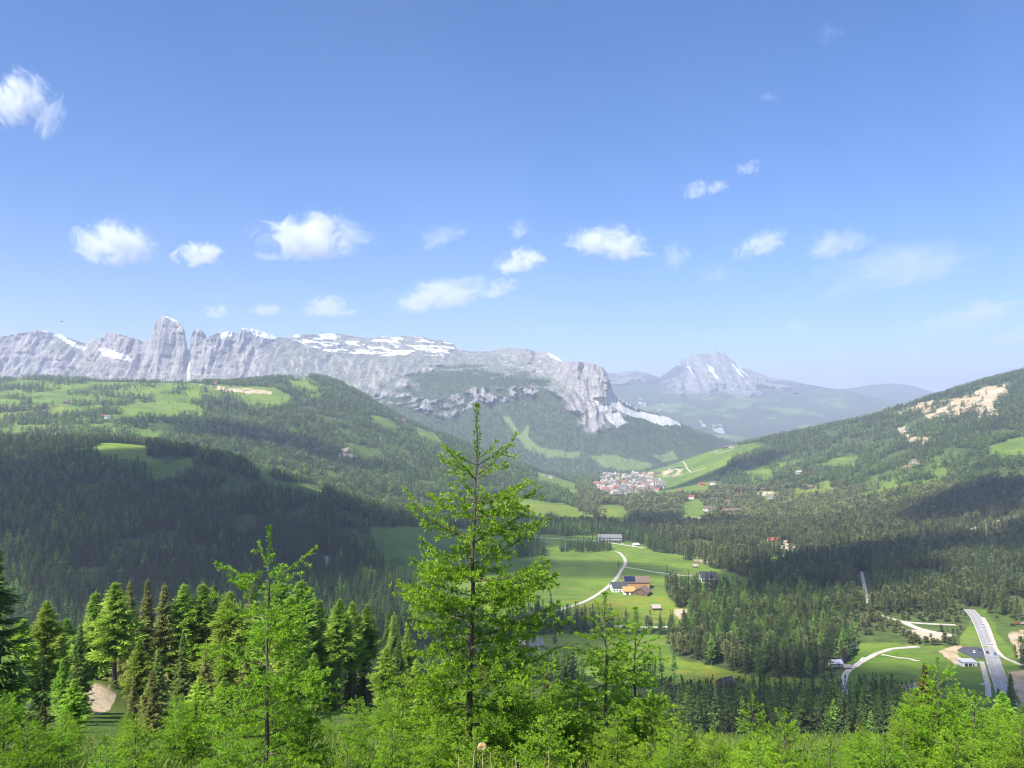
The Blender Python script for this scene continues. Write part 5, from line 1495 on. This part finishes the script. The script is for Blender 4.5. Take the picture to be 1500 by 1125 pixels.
# ------------------------------------------------------------------ clouds, birds, foreground grass
def cloud_mat():
    k = NT('cloud_vapour')
    tc = k.n('ShaderNodeTexCoord').outputs['Object']
    oi = k.n('ShaderNodeObjectInfo')
    off = k.n('ShaderNodeVectorMath', {0: k.n('ShaderNodeCombineXYZ', {0: oi.outputs['Random'], 1: k.math('MULTIPLY', oi.outputs['Random'], 3.7), 2: k.math('MULTIPLY', oi.outputs['Random'], 9.1)}).outputs[0], 1: (37.0, 37.0, 37.0)}, operation='MULTIPLY').outputs[0]
    pv = k.n('ShaderNodeVectorMath', {0: tc, 1: (1.9, 1.2, 1.15)}, operation='MULTIPLY').outputs[0]
    q = k.n('ShaderNodeVectorMath', {0: pv, 1: off}, operation='ADD').outputs[0]
    nz = k.math('ADD', k.math('MULTIPLY', k.math('SUBTRACT', k.noise(1.35, 9, .64, q, .9), .5), 3.0), .46)
    r = k.n('ShaderNodeVectorMath', {0: tc}, operation='LENGTH').outputs['Value']
    zz = k.n('ShaderNodeSeparateXYZ', {'Vector': tc}).outputs[2]
    # fuller towards a flat base, ragged towards the top
    fall = k.math('MULTIPLY', k.math('POWER', r, 2.0), .8)
    base = k.math('MULTIPLY', k.ramp(k.math('MULTIPLY', zz, -1.0), .25, .75), .5)
    dn = k.math('SUBTRACT', k.math('SUBTRACT', k.math('ADD', nz, .06), fall), base)
    thin = oi.outputs['Alpha']
    den = k.math('MULTIPLY', k.math('MULTIPLY', k.ramp(dn, .04, .66), .020), thin)
    v = k.n('ShaderNodeVolumePrincipled', {'Color': (1, 1, 1, 1), 'Density': den, 'Anisotropy': .0})
    k.t.links.new(v.outputs[0], k.out.inputs['Volume'])
    k.m.cycles.volume_step_rate = .6
    return k.m
M_CLOUD = cloud_mat()
def ico(sub=3):
    import bmesh
    b = bmesh.new(); bmesh.ops.create_icosphere(b, subdivisions=sub, radius=1.0)
    me = bpy.data.meshes.new('cloud'); b.to_mesh(me); b.free(); me.materials.append(M_CLOUD)
    return me
CM = ico()
CLOUDS = [  # u, v, width, height (px), thickness, tilt, label
    (28, 150, 110, 105, .8, 30, 'ragged white cloud at the left edge, high above the mountains'),
    (72, 178, 50, 95, .3, -25, 'thin wisp trailing right of the high ragged cloud'),
    (170, 362, 150, 90, .9, 0, 'white cloud above the left part of the massif, with a ragged top'),
    (292, 376, 92, 46, .9, 0, 'small compact white cloud above the square tower'),
    (455, 354, 210, 92, 1.0, 8, 'largest white cloud of the left half, above the plateau'),
    (650, 347, 100, 44, .3, 20, 'thin slanting wisp between the largest cloud and the middle larch'),
    (760, 338, 42, 40, .3, 35, 'small faint puff above the middle larch'),
    (762, 386, 95, 48, .8, 12, 'small white cloud directly over the middle larch'),
    (648, 436, 180, 60, .7, 10, 'long soft cloud low over the snowy plateau'),
    (735, 423, 70, 34, .5, 20, 'soft cloud between the long low one and the small white one'),
    (893, 360, 150, 66, .85, -8, 'white cloud right of the middle larch, above the cliff'),
    (1116, 360, 110, 46, .5, 18, 'slanting pale cloud above the far peak'),
    (1226, 360, 120, 60, .36, 12, 'faint pale cloud above the wide veil on the right'),
    (1312, 398, 300, 96, .34, 10, 'wide thin veil of cloud on the right'),
    (1020, 280, 56, 36, .4, 15, 'tiny pale cloud high on the right, lowest of three in a slanting row'),
    (1052, 275, 44, 28, .4, 20, 'tiny pale cloud high on the right, middle of three in a slanting row'),
    (1095, 248, 50, 26, .35, 15, 'tiny pale cloud high on the right, topmost of three in a slanting row'),
    (992, 378, 64, 56, .26, 40, 'very faint slanting wisp above the valley end'),
    (482, 452, 105, 46, .6, 0, 'small soft cloud just over the plateau'),
    (318, 459, 54, 28, .5, 0, 'tiny cloud right of the square tower'),
    (392, 455, 66, 26, .5, 0, 'tiny cloud between the tower and the soft plateau cloud'),
    (1430, 465, 190, 58, .4, 12, 'pale cloud at the right edge over the wooded ridge'),
    (1486, 496, 100, 36, .35, 10, 'lowest pale cloud at the right edge'),
    (1168, 478, 44, 24, .3, 0, 'tiny faint cloud right of the far peak'),
    (1050, 402, 84, 40, .18, 10, 'barely visible cloud veil over the far peak'),
    (1215, 52, 60, 44, .09, 30, 'barely visible wisp near the top of the picture'),
    (1126, 143, 36, 20, .14, 0, 'lone tiny puff high in the blue on the right'),
]
gq = random.Random(11)
for u, v, w, h, th, tilt, lab in CLOUDS:
    t, s = pix(u, v); y = min(2250. / float(s), 21000.)
    o = link('cloud', CM, loc=(float(t * y), y, float(s * y)))
    o.scale = (.5 * w / FOC * y * 1.05, .34 * w / FOC * y, .5 * h / FOC * y * 1.15)
    o.rotation_euler = (0, R(-tilt), 0)
    # every cloud has the same depth of vapour per unit of thickness
    o.color = (1, 1, 1, th ** 1.6 * 150. / (.34 * w / FOC * y))
    tag(o, lab, 'cloud')

# clouds overhead, out of the picture, that shade parts of the valley
def cloud_over(cx, cy, rx, ry, rot, seed, gz, hgt=1450., thick=1.0):
    off = SUN_DIR * ((hgt - gz) / SUN_DIR[2])
    c = np.array([cx, cy, gz]) + off
    n, m = 40, 24
    a = np.linspace(0, 2 * math.pi, n, endpoint=False); e = np.linspace(-math.pi / 2, math.pi / 2, m)
    A, E = np.meshgrid(a, e)
    x, y, z = np.cos(A) * np.cos(E), np.sin(A) * np.cos(E), np.sin(E)
    d = 1 + .38 * fbm3(x * 1.6, y * 1.6, z * 1.6, 4, seed)
    X, Y = x * d * rx, y * d * ry; Z = np.where(z > 0, z * 260, z * 60) * d * thick
    ca, sa = math.cos(rot), math.sin(rot)
    V = np.stack([c[0] + X * ca - Y * sa, c[1] + X * sa + Y * ca, c[2] + Z], -1).reshape(-1, 3)
    i = np.arange(m * n).reshape(m, n)
    F = np.stack([i[:-1], np.roll(i[:-1], -1, 1), np.roll(i[1:], -1, 1), i[1:]], -1).reshape(-1, 4)
    return V, F
k = NT('cloud_cover_vapour'); k.t.links.new(k.n('ShaderNodeVolumePrincipled', {'Color': (1, 1, 1, 1), 'Density': .011}).outputs[0], k.out.inputs['Volume'])
OVER = [  # shaded ground: x, y, radii, turn
    (-560, 1010, 430, 260, R(-12), -130.), (-200, 900, 190, 130, R(15), -160.), (-330, 760, 160, 130, R(0), -160.),
    (120, 1480, 330, 62, R(-8), -225.), (-130, 1180, 200, 60, R(-10), -215.),
    (430, 960, 240, 60, R(24), -180.), (800, 1330, 230, 90, R(35), -90.), (330, 800, 150, 55, R(10), -190.), (720, 1010, 150, 80, R(20), -150.),
    (60, 935, 150, 85, R(-5), -195.), (165, 365, 165, 100, R(0), -150.), (-60, 560, 90, 60, R(0), -190.),
    (-760, 2050, 380, 55, R(-10), -70.), (600, 2450, 330, 60, R(25), 0.),
]
for q, (cx, cy_, rx, ry, ro, gz) in enumerate(OVER):
    V, F = cloud_over(cx, cy_, rx, ry, ro, 100 + q, gz, 1450. + 330 * (q % 3), .3 if ry == 85 else 1.0)
    o = link('cloud_cover', mesh_np('cloud_cover', V, F, True), mat=k.m)
    tag(o, 'cloud overhead, above the picture, that shades part of the valley', kind='stuff')

# two birds
M_BIRD = mat_plain('black_feathers', (.02, .02, .022), .7, .1, 8)
def bird(u, v, y, rz, label):
    t, s = pix(u, v)
    e = link('bird', None, loc=(float(t * y), y, float(s * y)), rz=rz); tag(e, label, 'bird')
    n = 10; secs = []
    for i in range(9):
        f = i / 8; x = -.20 + .40 * f; r = .062 * math.sin(math.pi * min(max(f, .03), .97)) ** .8
        secs.append([(x, r * math.cos(6.2832 * j / n), r * .9 * math.sin(6.2832 * j / n) + .02 * f) for j in range(n)])
    b = MB(); loft(b, secs)
    loft(b, [[(-.36, -.07, -.01), (-.36, .07, -.01), (-.36, .07, .002), (-.36, -.07, .002)], [(-.15, -.03, -.012), (-.15, .03, -.012), (-.15, .03, .015), (-.15, -.03, .015)]])
    b.build('body', M_BIRD, e)
    for sy in (-1, 1):
        w = MB(); loft(w, [[(.10, sy * .03, .02), (-.10, sy * .03, .02), (-.10, sy * .03, .035), (.10, sy * .03, .04)],
                           [(.12, sy * .25, .12), (-.10, sy * .25, .115), (-.10, sy * .25, .125), (.12, sy * .25, .135)],
                           [(.02, sy * .50, .10), (-.10, sy * .50, .10), (-.10, sy * .50, .106), (.02, sy * .50, .108)]])
        w.build('wing', M_BIRD, e)
bird(91, 471, 190, .5, 'black bird flying left of the square tower')
bird(1166, 577, 190, 2.2, 'black bird flying before the far blue ridge')

# grass and herbs on the slope below the viewpoint
M_GRASS = mat_leaf('meadow_grass', (.075, .12, .018), (.21, .25, .055), .35, .6, .2)
g = np.random.default_rng(33)
n = 14000
y = 6 + 60 * g.uniform(0, 1, n) ** 1.6; x = g.uniform(-.78, .78, n) * (y + 1.5)
z = ground(x, y)
nb_ = 5
P = np.repeat(np.stack([x, y, z], -1), nb_, 0) + np.concatenate([g.normal(0, .07, (n * nb_, 2)), np.zeros((n * nb_, 1))], 1)
D = np.stack([g.normal(0, .45, n * nb_), g.normal(0, .45, n * nb_), np.ones(n * nb_)], -1)
ln = g.uniform(.06, .22, n * nb_) * np.repeat(.8 + .6 * np.clip(fbm2(x / 3, y / 3, 2, 8), -.6, 1), nb_)
V, F, T = fronds(P, D, g.normal(0, 1, D.shape), ln, np.full(n * nb_, .016) * np.repeat(1 + y / 40, nb_), np.clip(g.normal(.5, .22, n * nb_), 0, 1), .1)
me = mesh_np('grass', V, F); attr(me, 'tint', T)
tag(link('grass', me, mat=M_GRASS), 'tall grass between the young larches', kind='stuff')

# the seed head and dry stalks in front
M_STALK = mat_plain('dry_stalk', (.42, .33, .18), .9, .2, 20)
M_SEED = mat_plain('seed_head', (.72, .55, .30), .95, .25, 60)
def stalk(u, vtop, y, label, head=None, group=None):
    t, s = pix(u, vtop); x = float(t * y); zt = float(s * y); zb = max(float(ground(x, y)), zt - 2.4)
    e = link('seed_plant' if head else 'grass_stalk', None, loc=(x, y, zb)); tag(e, label, 'plant', group)
    hs = np.linspace(0, 1, 8); h = zt - zb
    pts = np.stack([.03 * np.sin(hs * 2 + u) - .03 * math.sin(2. + u), 0 * hs, hs * h], -1)
    V, F = trunk_tube(pts, .006 * (1 - .5 * hs), 6)
    link('stem', mesh_np('stem', V, F, True), e, M_STALK)
    if head:
        gq_ = np.random.default_rng(int(u)); m = 260
        d = unit(gq_.normal(0, 1, (m, 3))); d[:, 2] = np.abs(d[:, 2]) * .9 - .25
        V, F, T = fronds(np.repeat([[0, 0, h]], m, 0) + d * .012, d, gq_.normal(0, 1, (m, 3)), np.full(m, head), np.full(m, head * .3), np.full(m, .5))
        link('flower_head', mesh_np('flower_head', V, F), e, M_SEED)
stalk(706, 1094, 6.0, 'straw coloured fluffy seed head on a tall stem before the middle larch', .027)
for q, (u, v, y) in enumerate([(695, 1098, 6.0), (718, 1102, 5.8), (672, 1104, 6.1), (755, 1108, 6.2), (804, 1100, 6.4)]):
    stalk(u, v, y, 'thin dry grass stalk around the fluffy seed head', None, 'dry grass stalks')
